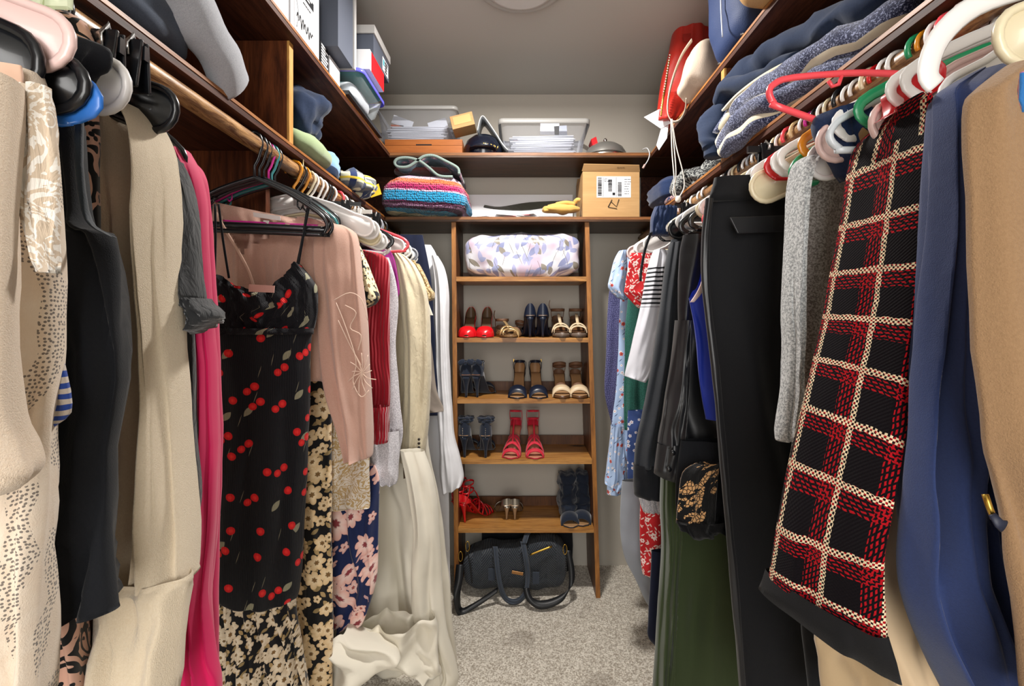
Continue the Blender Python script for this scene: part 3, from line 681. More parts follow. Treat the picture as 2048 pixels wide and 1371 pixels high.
sweep([W(432,425,1.055), W(452,462,1.065), (W(478,505,1.08)), W(500,548,1.09), W(512,590,1.10)], .0035, .0025, n=8, smooth=4).build('front_edge', cloth('blush_piping', '#cfab98', 'weave'), cg)
plate([W(506,424,1.13), W(560,432,1.14), W(561,441,1.14), W(507,433,1.13)], .001).build('garment_label', cloth('satin_label', '#e6dcd8', 'satin'), cg, smooth=False)
plate([W(527,440,1.13), W(538,441,1.13), W(536,449,1.13), W(525,447,1.13)], .001).build('size_tag', cloth('satin_label', '#e6dcd8', 'satin'), cg, smooth=False)
mb = MB(); fc = W(724,745,1.155); 
for k in range(13):
    a = 2*PI*k/13; L = .036*(1+.5*(math.sin(a) < -.2)+.4*(math.sin(a) > .6))
    sweep([fc, fc+Vector((math.cos(a)*L*.45*.7, -.004, math.sin(a)*L*.5)), fc+Vector((math.cos(a+.16)*L*.7, 0, math.sin(a+.16)*L))], .0011, n=5, mb=mb, smooth=3)
for q in (((672,605),(690,650),(712,720),(706,762),(722,793),(738,780)), ((668,600),(700,585),(724,600),(735,640)), ((676,640),(700,690),(722,730)), ((690,610),(712,625),(700,655),(722,670),(716,700))):
    sweep([W(x, y, 1.13+.03*(x-640)/100) for x, y in q], .0012, n=5, mb=mb, smooth=4)
mb.build('flower_embroidery', cloth('blush_thread', '#dcc0ac', 'weave'), cg)
garment('floral_maxi_dress', 'long black maxi dress with tan flowers, right behind the cherry dress', 'dress', [
  ('body', m_fl1, [(600,520,640),(640,520,655),(740,520,662),(900,520,664),(1100,520,664),(1300,520,664),(1520,520,664)], (1.25,1.29), dict(t=.05, folds=3, amp=.010, nx=56))])
garment('floral_maxi_dress', 'black maxi dress with small cream flowers and pleats, its hem below the cherry dress', 'dress', [
  ('body', m_fl2, [(600,432,560),(900,432,580),(1200,434,592),(1290,438,604),(1400,440,616),(1520,440,620)], (1.14,1.16), dict(t=.05, folds=5, amp=.014, nx=64))])
garment('floral_blouse', 'black blouse with large cream blossoms, only its flared short sleeve showing', 'blouse', [
  ('sleeve', m_fl3, [(488,700,716),(500,702,724),(530,708,737),(560,712,748),(584,713,757),(604,714,596,759),(618,720,608,750)], (1.31,1.33), dict(t=.05, folds=2, amp=.006))])
garment('ribbed_sweater', 'crimson ribbed long sweater on the left rod', 'sweater', [
  ('body', m_red, [(500,560,732),(520,560,776),(600,560,779),(760,560,780),(884,560,778)], (1.43,1.45), dict(t=.05, folds=3, amp=.008)),
  ('cuff', m_red, [(812,735,777),(884,737,775)], (1.395,1.40), dict(t=.05, folds=2, amp=.003))])
garment('melange_sweater', 'light grey melange knit sweater behind the crimson ribbed sweater', 'sweater', [
  ('body', m_lgrey, [(515,600,778),(560,600,792),(612,600,797),(700,600,792),(800,600,800),(860,600,806),(900,600,800)], (1.49,1.50), dict(t=.04, folds=3, amp=.006)),
  ('sleeve', m_lgrey, [(860,735,798),(900,738,800),(930,744,797),(958,752,795),(966,760,792)], (1.455,1.465), dict(t=.05, folds=2, amp=.005))])
garment('magenta_top', 'bright magenta satin top, a sliver between the grey knit and the linen jacket', 'top', [
  ('body', m_mag, [(500,640,781),(520,640,790),(550,640,795),(585,640,798),(602,640,790)], 1.555, dict(t=.02, amp=.004))])
jk = garment('linen_jacket', 'oatmeal linen jacket with buttoned cuffs on the left rod', 'jacket', [
  ('body', m_linen, [(502,640,792),(520,640,806),(560,640,822),(700,640,826),(850,640,822),(900,640,812)], (1.68,1.69), dict(t=.05, folds=3, amp=.008)),
  ('sleeve', m_linen, [(508,788,806),(525,790,826),(560,792,846),(600,800,856),(680,808,861),(760,808,862),(840,804,858),(900,800,852),(922,800,916,848)], (1.61,1.62), dict(t=.07, folds=2, amp=.006))])
for y in (878, 886, 894, 902): button(jk, 838, y, 1.582, .0045, plain('dark_button', '#2b241e', .4))
garment('paisley_blouse', 'beige paisley print blouse with a rolled short sleeve, behind the linen jacket', 'blouse', [
  ('body', m_paisley, [(520,700,830),(560,700,846),(600,700,850),(680,700,848)], 1.745, dict(t=.02, amp=.004)),
  ('sleeve', m_paisley, [(528,826,838),(550,832,850),(575,838,862),(586,842,870),(604,846,598,869)], 1.725, dict(t=.05, amp=.004))])
garment('white_tee', 'plain off-white tee with a short sleeve just below the paisley sleeve', 't-shirt', [
  ('body', m_offw, [(560,700,850),(600,700,856),(625,700,864),(634,700,630,866)], 1.785, dict(t=.02, amp=.004))])
garment('taupe_shirt', 'taupe long-sleeved jersey shirt between the linen jacket and the white robe', 'shirt', [
  ('body', m_taupe, [(560,700,848),(640,700,856),(720,700,866),(780,700,874),(812,700,886),(838,700,822,887)], 1.82, dict(t=.03, amp=.005))])
garment('black_trousers', 'narrow black trousers showing as a dark strip beside the white robe', 'trousers', [
  ('body', m_ink, [(470,720,846),(560,720,862),(660,720,870),(760,720,874),(830,720,876)], 1.865, dict(t=.025, amp=.005))])
garment('white_robe', 'white cotton robe with a long sleeve, last garment on the left rod', 'robe', [
  ('body', m_white, [(490,740,862),(520,740,876),(600,740,888),(800,740,894),(1000,740,898),(1180,740,900)], (1.96,1.97), dict(t=.05, folds=3, amp=.008)),
  ('sleeve', m_white, [(512,864,876),(540,866,890),(590,870,898),(680,872,898),(780,874,902),(860,878,908),(910,880,920),(950,880,928),(985,886,968,924)], (1.90,1.91), dict(t=.07, folds=2, amp=.006))])
wd = garment('white_dress', 'long off-white dress trailing onto the carpet, lower end of the left rod', 'dress', [
  ('skirt', m_offw, [(840,700,852),(930,704,864),(1000,704,880),(1100,704,892),(1200,706,902),(1290,716,912),(1340,740,916)], (1.62,1.72), dict(t=.06, folds=2.2, amp=.018, nx=70, seed=21, step=.02, wob=.006)),
  ('front_panel', m_offw, [(900,800,850),(960,812,868),(1060,826,880),(1160,822,884),(1240,826,892),(1310,850,908),(1352,860,917),(1372,846,912)], (1.50,1.56), dict(t=.045, folds=1.3, amp=.010, nx=50, step=.02, seed=4, wob=.005))])
plate([W(806,935,1.54), W(829,922,1.54), W(830,951,1.54), W(807,957,1.54)], .002).build('patch', cloth('brown_patch', '#4a3a2c', 'weave'), wd, smooth=False)
garment('lace_blouse', 'cream floral lace blouse hem hanging below the blush cardigan sleeve', 'blouse', [
  ('body', m_flace, [(700,520,660),(820,520,700),(870,520,736),(960,520,740),(1010,520,739),(1018,520,1014,737)], (1.335,1.35), dict(t=.03, folds=4, amp=.008))])
garment('floral_skirt', 'navy skirt printed with pink blossoms, above the cream trousers on the carpet', 'skirt', [
  ('body', m_npink, [(930,600,748),(960,600,758),(1040,600,757),(1120,600,756),(1180,600,748),(1240,600,728),(1262,600,1250,716)], (1.40,1.42), dict(t=.05, folds=4, amp=.012))])
garment('cream_trousers', 'cream trousers fallen in soft folds onto the carpet at the lower left', 'trousers', [
  ('leg', m_offw, [(1236,600,1262,690),(1256,600,1280,735),(1300,600,1306,790),(1345,600,1322,800),(1372,600,1338,760),(1400,600,1362,700)], (1.40,1.36), dict(t=.13, folds=1.4, amp=.022, nx=56, wob=.018, grow=.2)),
  ('leg', m_offw, [(1240,730,1236,868),(1262,716,1256,872),(1290,706,1300,874),(1312,760,1330,880),(1322,800,1352,884)], (1.46,1.47), dict(t=.10, folds=1.6, amp=.020, nx=56, wob=.016, grow=.2))])
# ---- right rod
garment('bright_scarf', 'multicoloured scarf end at the right frame edge', 'scarf', [
  ('body', pmat('multicolour_print', lambda s, uv: s.mix(s.step(s.noise(uv, 18), .5, .02), s.mix(s.step(s.noise(uv, 30), .5, .02), '#2f6fb0', '#c9b59c'), '#d92a52'), 'weave'), [(148,2034,2300),(200,2038,2300),(225,2044,2300)], .362, dict(t=.02))])
garment('boucle_cardigan', 'camel brown boucle knit cardigan, nearest garment on the right rod', 'cardigan', [
  ('body', m_tan, [(132,2010,2300),(150,1985,2300),(180,1948,2300),(208,1930,2300),(300,1932,2300),(450,1944,2300),(700,1952,2300),(880,1972,2300),(950,1990,2300),(1030,2008,2300),(1100,2014,2300),(1200,2030,2300),(1430,2046,2300)], (.375,.365), dict(t=.03, folds=3, amp=.004))])
nj = garment('navy_jacket', 'navy blue jacket with a gold zip pull, between the plaid coat and the camel cardigan', 'jacket', [
  ('body', m_navyc, [(150,1950,2200),(200,1890,2200),(400,1880,2200),(800,1868,2200),(1100,1870,2200),(1300,1900,2200),(1430,1930,2200)], (.475,.45), dict(t=.05, folds=3, amp=.010)),
  ('sleeve', m_navyc, [(152,1935,1990),(172,1900,1990),(196,1868,1985),(236,1862,1975),(330,1858,1955),(480,1848,1948),(650,1832,1945),(800,1816,1952),(900,1808,1975),(980,1803,1985),(1060,1799,1988),(1130,1797,2000),(1180,1800,2016),(1240,1818,2030),(1300,1846,2034),(1400,1900,2036)], (.46,.425), dict(t=.04, folds=2, amp=.012)),
  ])
sweep([W(1970,988,.345), W(1978,1012,.343), W(1988,1038,.342)], .0022, n=8).build('zipper', plain('gold_metal', '#c9a24a', .3, 1), nj)
sweep([W(1984,1028,.34), W(1998,1046,.338), W(2008,1052,.338)], lambda u: .0028+.0022*u, .0015, n=10).build('zip_pull', plain('navy_rubber', '#141a30', .5), nj)
garment('cream_coat', 'cream coat showing between the plaid tweed coat and the navy jacket', 'coat', [
  ('body', m_bone, [(300,1840,2080),(560,1822,2080),(800,1800,2080),(950,1782,2080),(1100,1756,2080),(1188,1744,2080),(1260,1762,2080),(1330,1782,2080),(1430,1810,2080)], (.525,.505), dict(t=.035, folds=3, amp=.008))])
garment('tweed_coat', 'red, black and cream plaid tweed coat with a black band at the hem', 'coat', [
  ('body', m_plaid, [(196,1832,2040),(240,1800,2040),(400,1780,2040),(800,1760,2040),(1180,1740,2040)], (.60,.56), dict(t=.04, folds=2, amp=.006)),
  ('sleeve', m_plaid, [(236,1790,192,1828),(262,1748,204,1850),(300,1716,240,1857),(360,1700,300,1857),(430,1690,380,1855),(540,1668,520,1848),(640,1648,660,1834),(740,1624,800,1816),(850,1598,930,1796),(960,1574,1040,1776),(1060,1554,1130,1762),(1170,1536,1296,1770)], (.575,.47), dict(t=.05, folds=1.2, amp=.006, nx=56, wob=.002)),
  ('hem_band', cloth('black_band', '#141416', 'weave', .8, .05), [(1146,1538,1262,1766),(1186,1524,1352,1790)], (.577,.468), dict(t=.072, folds=1.2, amp=.003, step=.02, sharp=True, wob=.001))])
garment('denim_shirt', 'dark denim shirt with a frayed sleeve, above the grey chenille cardigan', 'shirt', [
  ('sleeve', m_denim, [(232,1634,208,1722),(250,1628,222,1742),(285,1640,260,1745),(330,1668,300,1742),(362,1690,340,1736)], (.645,.61), dict(t=.035, folds=2, amp=.005))])
garment('fur_trim_vest', 'tan fur trimmed vest edge between the denim shirt and the plaid coat', 'vest', [
  ('body', cloth('tan_fur', '#a98358', 'fuzz', .95, .4), [(218,1735,1850),(240,1718,1850),(270,1712,1850),(292,1722,1850)], .612, dict(t=.03))])
garment('chenille_cardigan', 'grey-brown chenille cardigan with a pale grey edge, between the black trousers and the plaid coat', 'cardigan', [
  ('body', m_greyfur, [(322,1602,1900),(345,1596,1900),(500,1590,1900),(700,1586,1900),(872,1580,1900)], (.72,.70), dict(t=.05, folds=4, amp=.007)),
  ('front_edge', m_lgfur, [(318,1600,1640),(330,1590,1626),(380,1582,1610),(500,1574,1606),(620,1568,1604),(700,1570,1602),(800,1562,1600),(858,1554,1600),(880,1553,874,1606)], (.685,.67), dict(t=.04, folds=2, amp=.004))])
pt = garment('dress_trousers', 'long black dress trousers clipped by the waist, with a welt pocket', 'trousers', [
  ('leg', m_pants, [(400,1420,1895),(480,1412,1895),(600,1416,1895),(760,1434,1895),(950,1450,1895),(1150,1468,1895),(1300,1480,1895),(1430,1490,1895)], (.885,.86), dict(t=.05, folds=2, amp=.012, nx=60)),
  ('waistband', m_pants, [(356,1428,1800),(372,1424,1810),(402,1417,1820)], (.87,.85), dict(t=.05, folds=1.5, amp=.003, sharp=True)),
  ('side_stripe', m_satin, [(396,1412,1428),(480,1404,1420),(600,1408,1421),(760,1426,1440),(950,1442,1457),(1150,1460,1474),(1300,1473,1486),(1430,1484,1496)], .852, dict(t=.012, folds=0, amp=.001, nx=12))])
plate([W(1460,434,.835), W(1580,430,.835), W(1580,462,.835), W(1476,466,.835)], .004).build('pocket_welt', m_satin, pt, smooth=False, bevel=.001)
bt = garment('blue_tank_top', 'royal blue tank top with a pale neckline, between black garments', 'tank top', [
  ('body', m_royal, [(598,1378,606,1500),(640,1386,1520),(720,1396,1540),(800,1406,1540),(838,1412,1540)], (1.0,.985), dict(t=.035, folds=3, amp=.006, topf=[(0,-2),(.12,-20),(.35,-100),(.5,-125),(1,-130)], tl=.5)),
  ('neck_trim', cloth('pale_pink_trim', '#e3c8c4', 'satin'), [(470,1410,1418),(520,1406,1414),(560,1402,1412),(585,1392,1404),(604,1380,1388)], .972, dict(t=.006, folds=0, amp=.0, nx=8))])
garment('satin_shirt', 'black satin shirt with buttoned cuffs, hanging right of the charcoal jacket', 'shirt', [
  ('body', m_satin, [(470,1366,1560),(520,1358,1560),(640,1356,1560),(760,1358,1560),(860,1362,1560),(930,1376,1560),(956,1380,1560)], (1.09,1.07), dict(t=.05, folds=2.5, amp=.010, nx=60)),
  ('sleeve', m_satin, [(640,1352,1386),(740,1340,1380),(830,1326,1374),(890,1318,1368)], (1.06,1.05), dict(t=.05, folds=2, amp=.007)),
  ('cuff', m_satin, [(886,1316,1366),(915,1312,1362),(946,1308,962,1352)], (1.055,1.045), dict(t=.045, folds=1, amp=.002))])
button([o for o in C.objects if o.name.startswith('satin_shirt')][0], 1346, 905, 1.02, .006); button([o for o in C.objects if o.name.startswith('satin_shirt')][0], 1338, 938, 1.02, .006)
garment('charcoal_jacket', 'charcoal jersey jacket with a knitted cuff, between the striped tee and the satin shirt', 'jacket', [
  ('body', m_dgrey, [(478,1344,1500),(510,1336,1500),(600,1330,1500),(760,1318,1500),(880,1310,1500)], (1.27,1.26), dict(t=.05, folds=3, amp=.009)),
  ('sleeve', m_dgrey, [(486,1340,1368),(520,1333,1378),(600,1322,1375),(700,1308,1370),(800,1290,1355),(880,1272,1340),(930,1268,1330)], (1.22,1.20), dict(t=.06, folds=2, amp=.007)),
  ('cuff', m_black, [(926,1267,1330),(960,1267,1328),(988,1270,996,1322)], (1.215,1.205), dict(t=.06, folds=1, amp=.002))])
garment('drawstring_shorts', 'black denim drawstring shorts gathered at the waist, below the right shelf edge', 'shorts', [
  ('waistband', m_denim, [(414,1310,1352),(440,1302,1352),(470,1300,1350)], (1.345,1.33), dict(t=.05, folds=6, amp=.005, grow=.1, nx=50)),
  ('drawstring', m_black, [(465,1300,1306),(500,1288,1293),(540,1280,1284),(562,1278,1282)], 1.32, dict(t=.006, folds=0, amp=0, nx=8))])
garment('striped_tee', 'white tee with narrow black stripes across the sleeve, on the right rod', 't-shirt', [
  ('body', m_tee, [(500,1312,1500),(530,1304,1500),(600,1290,1500),(700,1280,1500),(745,1275,1500)], (1.47,1.46), dict(t=.03, folds=3, amp=.005)),
  ('sleeve', m_tee, [(500,1308,1330),(520,1300,1336),(560,1291,1334),(620,1280,1328),(690,1264,1318),(738,1252,1306),(752,1250,764,1290)], (1.43,1.41), dict(t=.05, folds=1.5, amp=.004))])
garment('print_tunic', 'red sprig print top with a pointed hem, beside the pale blue blouse', 'top', [
  ('body', m_rfl, [(506,1262,1400),(540,1256,1400),(575,1250,1400),(588,1250,1400),(616,1276,1400)], 1.56, dict(t=.03, amp=.005))])
garment('green_knit_top', 'green open knit top in front of the pale blue blouse', 'top', [
  ('body', m_greenk, [(560,1260,1420),(640,1252,1420),(760,1248,1420),(850,1248,1420),(858,1252,1420)], 1.66, dict(t=.035, folds=5, amp=.006))])
garment('blossom_blouse', 'pale blue blouse with small blossoms and a fluted sleeve', 'blouse', [
  ('body', m_bfl, [(500,1244,1400),(560,1242,1400),(640,1238,1400),(760,1233,1400),(880,1220,1400),(950,1214,1400),(988,1214,1400)], (1.76,1.75), dict(t=.05, folds=5, amp=.009)),
  ('sleeve', m_bfl, [(502,1238,1252),(520,1228,1254),(550,1220,1254),(575,1216,1252),(592,1232,600,1250)], 1.70, dict(t=.05, folds=1.5, amp=.004)),
  ('cuff', m_bfl, [(850,1222,1246),(900,1218,1250),(950,1211,1256),(966,1209,990,1246)], 1.695, dict(t=.05, folds=3, amp=.006))])
garment('blue_print_skirt', 'blue denim skirt with tiny flowers below the green knit top', 'skirt', [
  ('body', pmat('blue_ditsy', lambda s, uv: flower(s, uv, 45, .3, 5, '#dfe3f0', '#3c5490', '#c2473c', .2), 'weave'), [(820,1256,1400),(900,1254,1400),(986,1256,1400)], 1.60, dict(t=.03, amp=.005))])
garment('dotted_dress', 'navy dotted knit dress, last garment on the right rod', 'dress', [
  ('body', m_navydot, [(545,1226,1380),(600,1216,1380),(700,1212,1380),(784,1209,1380),(860,1224,1380),(960,1226,1380)], (1.88,1.87), dict(t=.05, folds=4, amp=.006))])
garment('grey_trousers', 'grey canvas trousers beside the carpet, behind the red sprig skirt', 'trousers', [
  ('body', m_greyp, [(960,1244,1420),(1040,1240,1420),(1110,1248,1420),(1160,1272,1420),(1200,1290,1420),(1222,1306,1420)], (1.50,1.49), dict(t=.04, folds=2, amp=.008))])
garment('red_print_skirt', 'red skirt with white sprigs hanging low beside the olive dress', 'skirt', [
  ('body', m_rfl, [(960,1282,1440),(1010,1280,1440),(1080,1280,1440),(1140,1284,1440),(1152,1290,1440)], (1.40,1.39), dict(t=.035, folds=3, amp=.006)),
  ('lining', m_lgrey, [(985,1276,1330),(1005,1280,1330),(1022,1286,1330)], 1.355, dict(t=.03, folds=5, amp=.004, plabel='pale knitted edge'))])
garment('navy_trousers', 'navy trousers hanging low behind the olive green dress', 'trousers', [
  ('body', m_ink, [(1100,1302,1440),(1160,1300,1440),(1240,1296,1440),(1272,1296,1440),(1292,1312,1440)], 1.32, dict(t=.03, amp=.006))])
garment('olive_dress', 'long olive green dress reaching almost to the carpet', 'dress', [
  ('skirt', m_olive, [(900,1340,1600),(1000,1338,1600),(1100,1342,1600),(1200,1344,1600),(1300,1340,1600),(1400,1346,1600),(1440,1350,1600)], (1.16,1.12), dict(t=.05, folds=2.2, amp=.012, nx=64)),
  ('side_panel', m_olive, [(900,1326,1360),(1000,1322,1362),(1090,1326,1362),(1200,1318,1354),(1300,1312,1348),(1400,1308,1344)], (1.13,1.12), dict(t=.05, folds=3, amp=.010))])
garment('lace_tunic', 'black lace top over tan lining with a scalloped hem, above the olive dress', 'top', [
  ('body', m_black, [(880,1362,1560),(960,1352,1560),(1020,1352,1560),(1060,1360,1560)], (1.02,1.0), dict(t=.035, folds=3, amp=.007)),
  ('lace_panel', m_blace, [(925,1392,1440),(945,1364,1436),(1000,1355,1432),(1046,1352,1430)], .965, dict(t=.02, folds=1, amp=.004)),
  ('scalloped_hem', cloth('black_lace', '#08080a', 'fuzz', .95, .1), [(1040,1354,1486),(1058,1360,1486),(1074,1372,1486)], .96, dict(t=.03, folds=4, amp=.006, grow=.1, botf=[(0,-14),(.15,4),(.4,-6),(.55,-14),(.8,2),(1,-8)], bl=.6))])
garment('white_ruffle_blouse', 'white blouse with a ruffled edge, a sliver beside the long black dress trousers', 'blouse', [
  ('body', m_white, [(880,1458,1500),(930,1450,1500),(945,1447,1500),(965,1452,1500),(985,1462,1500)], .915, dict(t=.02, folds=4, amp=.004, grow=.2))])
garment('beige_trousers', 'beige trousers below the hem of the plaid coat', 'trousers', [
  ('body', cloth('beige_cloth', '#b29a78', 'weave'), [(1150,1640,1900),(1250,1632,1900),(1330,1636,1900),(1430,1642,1900)], (.64,.63), dict(t=.03, folds=3, amp=.008))])
garment('black_skirt', 'black pleated skirt falling behind the plaid coat', 'skirt', [
  ('body', m_black, [(880,1582,1900),(1000,1580,1900),(1200,1596,1900),(1430,1626,1900)], (.75,.74), dict(t=.04, folds=3, amp=.008))])
rs = garment('red_satin_top', 'scarlet satin camisole draped over a hanger above the plaid coat', 'top', [
  ('body', m_scarlet, [(170,1790,112,1870),(186,1772,130,1890),(196,1766,150,1890),(212,1770,180,1880),(232,1768,205,1830),(240,1760,225,1790)], (.535,.50), dict(t=.02, folds=2, amp=.005))])
# ---------------------------------------------------------------- hangers on the left rod
H = hanger
H('web', 'black', -1, .372, 'large matt black hanger end at the left frame edge', roll=7, sc=(1.16,1,1.15))
H('web', 'rose', -1, .383, 'pale rose moulded hanger just behind the big black one', roll=6, sc=(1.2,1,1))
H('web', 'black', -1, .392, 'glossy black hanger end under the pale rose one', roll=13, sc=(1.33,1,1))
H('bar', 'blue', -1, .398, 'bright blue plastic hanger above the black sleeveless top', roll=14, sc=(1.40,1,1))
H('web', 'white', -1, .462, 'large white moulded hanger above the ivory fleece sweater', roll=3, sc=1.07)
H('web', 'white', -1, .482, 'smaller white hanger tipped low beside the ivory fleece sweater', roll=17)
H('web', 'black', -1, .535, 'black padded-end hanger holding the charcoal crinkled blouse', roll=2, sc=1.03)
H('bar', 'black', -1, .612, 'thin black hanger holding the hot pink dress', roll=13)
H('clip', 'mint', -1, .415, 'translucent pale green clip hanger at the top left corner', clips=(-.145,.145), sc=(1.28,.9,1.4), roll=2)
H('clip', 'black', -1, .472, 'black clip hanger with steel springs above the ivory sweater', clips=(-.16,.16), sc=(1.28,.9,1.45), roll=3)
H('clip', 'black', -1, .50, 'second black clip hanger right behind the first, above the ivory sweater', clips=(-.16,.16), sc=(1.28,.9,1.4), roll=2)
H('tube', 'black', -1, 1.075, 'front black tubular hanger carrying the cherry dress', yaw=14, sc=(.72,1,1.12))
H('tube', 'black', -1, 1.095, 'second black tubular hanger close behind the front one of the cherry dress', yaw=16, sc=(.74,1,1.10))
H('bar', 'black', -1, 1.115, 'slim black hanger tilted between the cherry dress and the blush cardigan', yaw=15, sc=(.70,1,1.05))
H('tube', 'magenta', -1, 1.135, 'magenta tubular hanger behind the black ones of the cherry dress', yaw=15, sc=(.62,1,.95))
H('tube', 'teal', -1, 1.15, 'dark teal tubular hanger by the blush cardigan', yaw=16, sc=(.7,1,1.02))
H('bar', 'black', -1, 1.165, 'slim black hanger inside the shoulders of the blush cardigan', yaw=14, sc=(.72,1,1))
H('web', 'white', -1, 1.262, 'white hanger with an orange ring on its hook, front one', col2='orange')
H('web', 'white', -1, 1.31, 'white hanger with an orange ring on its hook, rear one', col2='orange')
H('clip', 'black', -1, 1.285, 'black clip hanger with a large clip standing out above the floral sleeve', yaw=8)
H('clip', 'white', -1, 1.40, 'white clip hanger with a square window clip, left rod')
H('web', 'ivory', -1, 1.345, 'ivory moulded hanger right of the blush cardigan', roll=3)
H('web', 'white', -1, 1.365, 'white hanger holding the cream blossom blouse', roll=3)
H('clip', 'black', -1, 1.455, 'black clip hanger above the crimson ribbed sweater', clips=(-.13,.17))
H('web', 'white', -1, 1.43, 'white hanger holding the crimson ribbed sweater', roll=4)
H('bar', 'black', -1, 1.475, 'slim black hanger in front of the grey melange sweater')
H('bar', 'white', -1, 1.50, 'white slim hanger holding the grey melange sweater', roll=6)
H('tube', 'coral', -1, 1.56, 'coral pink tubular hanger poking out above the linen jacket', roll=-4, sc=1.05)
cols = ['white','black','white','white','black','white','grey','white','black','ivory','white','black','grey']
def near_l(d): return ['linen jacket','paisley blouse','taupe shirt','black trousers','white robe'][sum(d > q for q in (1.70,1.78,1.85,1.9))]
names = ['%s hanger above the %s on the far half of the left rod' % (cc, near_l(1.60+i*.035)) for i, cc in enumerate(cols)]
for i, cc in enumerate(cols):
    d = 1.60+i*.035
    H('bar' if i % 3 else 'web', cc, -1, d, names[i], yaw=0, roll=(i*5) % 3, group='%s hangers above the %s' % (cc, near_l(d)) if names.count(names[i]) > 1 else None)
H('clip', 'black', -1, 2.045, 'farthest black clip hanger on the left rod, clipped to white trousers', sc=1.35, yaw=4)
H('bar', 'grey', -1, 1.985, 'long grey hanger end sticking out over the white robe', sc=1.25)
# ---------------------------------------------------------------- hangers on the right rod
H('web', 'ivory', 1, .395, 'yellowed ivory hanger nearest to the camera on the right rod', roll=-4)
H('arm', 'white', 1, .435, 'big white open-ended hanger arched over the navy jacket', roll=1, sc=1.1)
H('web', 'white', 1, .468, 'white hanger inside the navy jacket shoulder', roll=-10)
H('web', 'rose', 1, .548, 'pale rose hanger under the scarlet satin camisole', roll=-7)
H('tube', 'coral', 1, .655, 'bright pink tubular hanger swung upwards in front of the shelf', roll=19)
H('tube', 'clear', 1, .60, 'clear plastic tubular hanger on the right rod', roll=-2)
H('web', 'rose', 1, .632, 'pale rose hanger above the dark denim shirt', roll=-4)
H('web', 'white', 1, .672, 'white hanger holding the dark denim shirt', roll=-8)
H('tube', 'green', 1, .705, 'green tubular hanger on the grey chenille cardigan', roll=-6)
H('web', 'ivory', 1, .80, 'cream paddle hanger pointing at the black trousers', roll=-5, sc=1.05)
H('clip', 'black', 1, .868, 'black clip hanger holding the long black trousers', clips=(-.14,.14), sc=1.1)
H('tube', 'coral', 1, 1.04, 'pink tubular hanger between the trousers and the satin shirt', roll=-6)
H('web', 'sand', 1, 1.01, 'sand coloured hanger of the royal blue tank top', roll=-9)
H('bar', 'black', 1, 1.12, 'slim black hanger holding the satin shirt', roll=-4)
H('bar', 'black', 1, 1.15, 'second slim black hanger behind the one of the satin shirt', roll=-3, sc=1.05)
H('clip', 'black', 1, 1.33, 'black clip hanger holding the drawstring shorts', clips=(-.14,.14))
H('web', 'black', 1, 1.25, 'black hanger holding the charcoal jersey jacket', roll=-3)
H('web', 'white', 1, 1.50, 'white hanger holding the striped tee', roll=-3)
H('web', 'white', 1, 1.60, 'white hanger above the red sprig top', roll=-3)
H('web', 'rose', 1, 1.72, 'pale rose hanger holding the pale blue blossom blouse', roll=-2)
H('web', 'white', 1, 1.90, 'white hanger holding the navy dotted dress', roll=-3, sc=1.05)
H('bar', 'black', 1, 1.86, 'black hanger just in front of the one of the navy dotted dress', roll=-3)
cols = [(.505,'white'),(.525,'white'),(.575,'green'),(.615,'white'),(.69,'orange'),(.745,'white'),(.765,'white'),(.785,'red'),(.83,'white'),(.85,'white'),(.9,'ivory'),(.92,'white'),(.94,'black'),(.96,'magenta'),(.98,'white'),
        (1.07,'white'),(1.09,'ivory'),(1.18,'white'),(1.205,'grey'),(1.23,'white'),(1.29,'ivory'),(1.31,'white'),(1.37,'white'),(1.395,'black'),(1.54,'white'),(1.64,'ivory'),(1.68,'white'),(1.79,'white')]
def near_r(d): return ['plaid tweed coat','denim shirt','grey chenille cardigan','long black trousers','blue tank top','satin shirt','charcoal jacket','drawstring shorts','striped tee','green knit top','dotted dress'][sum(d > q for q in (.60,.66,.73,.89,1.02,1.12,1.27,1.36,1.5,1.7))]
names = ['%s hanger hook above the %s on the right rod' % (cc, near_r(d)) for d, cc in cols]
for i, (d, cc) in enumerate(cols):
    H('bar', cc, 1, d, names[i], yaw=0, roll=(i*3) % 3-1, group='%s hangers above the %s' % (cc, near_r(d)) if names.count(names[i]) > 1 else None, sc=.93)
# ---------------------------------------------------------------- boxes and bins on the left upper shelf
m_cardw = plain('white_card', '#dcdcde', .6, spec=.3); m_cardg = plain('grey_card', '#4d525e', .55, spec=.3); m_lid = plain('pale_grey_card', '#a8a6a4', .6, spec=.3)
m_ink_ = plain('print_ink', '#15161a', .6, spec=.2); m_paper = plain('paper', '#eceef2', .8, spec=.2); m_redc = plain('red_card', '#c3121c', .5, spec=.3); m_pgrey = plain('print_grey', '#8e9094', .6)
m_kraft = wood('kraft_card', '#b99466', '#b08b5e', '#a88357', .8, 'x', sc=.5, knots=False, spec=.15); m_gold = plain('gold_metal', '#c9a24a', .3, 1); m_steel = plain('steel', '#c8c6c2', .22, 1)
def lines(t, o, ux, uz, w_, n, gap, th=.0022, m=None, seed=0, name='print'):
    """rows of small print on a face: o top-left, ux across, uz up"""
    r = random.Random(seed); ux = Vector(ux); uz = Vector(uz); nn = ux.cross(uz).normalized(); mb = MB()
    for i in range(n):
        x = 0; L = w_*(.55+.45*r.random())
        while x < L:
            l = .004+r.random()*.012; c = Vector(o)+ux*(x+l/2)-uz*(i*gap)+nn*.0006; obox(c, ux*(l/2), nn*.0004, uz*(th/2), mb); x += l+.002
    return mb.build(name, m or m_ink_, t, smooth=False)
t = thing('shoe_box', 'white shoe box with fine print at the near end of the left upper shelf', 'box', (-.74, 1.07, 2.03))
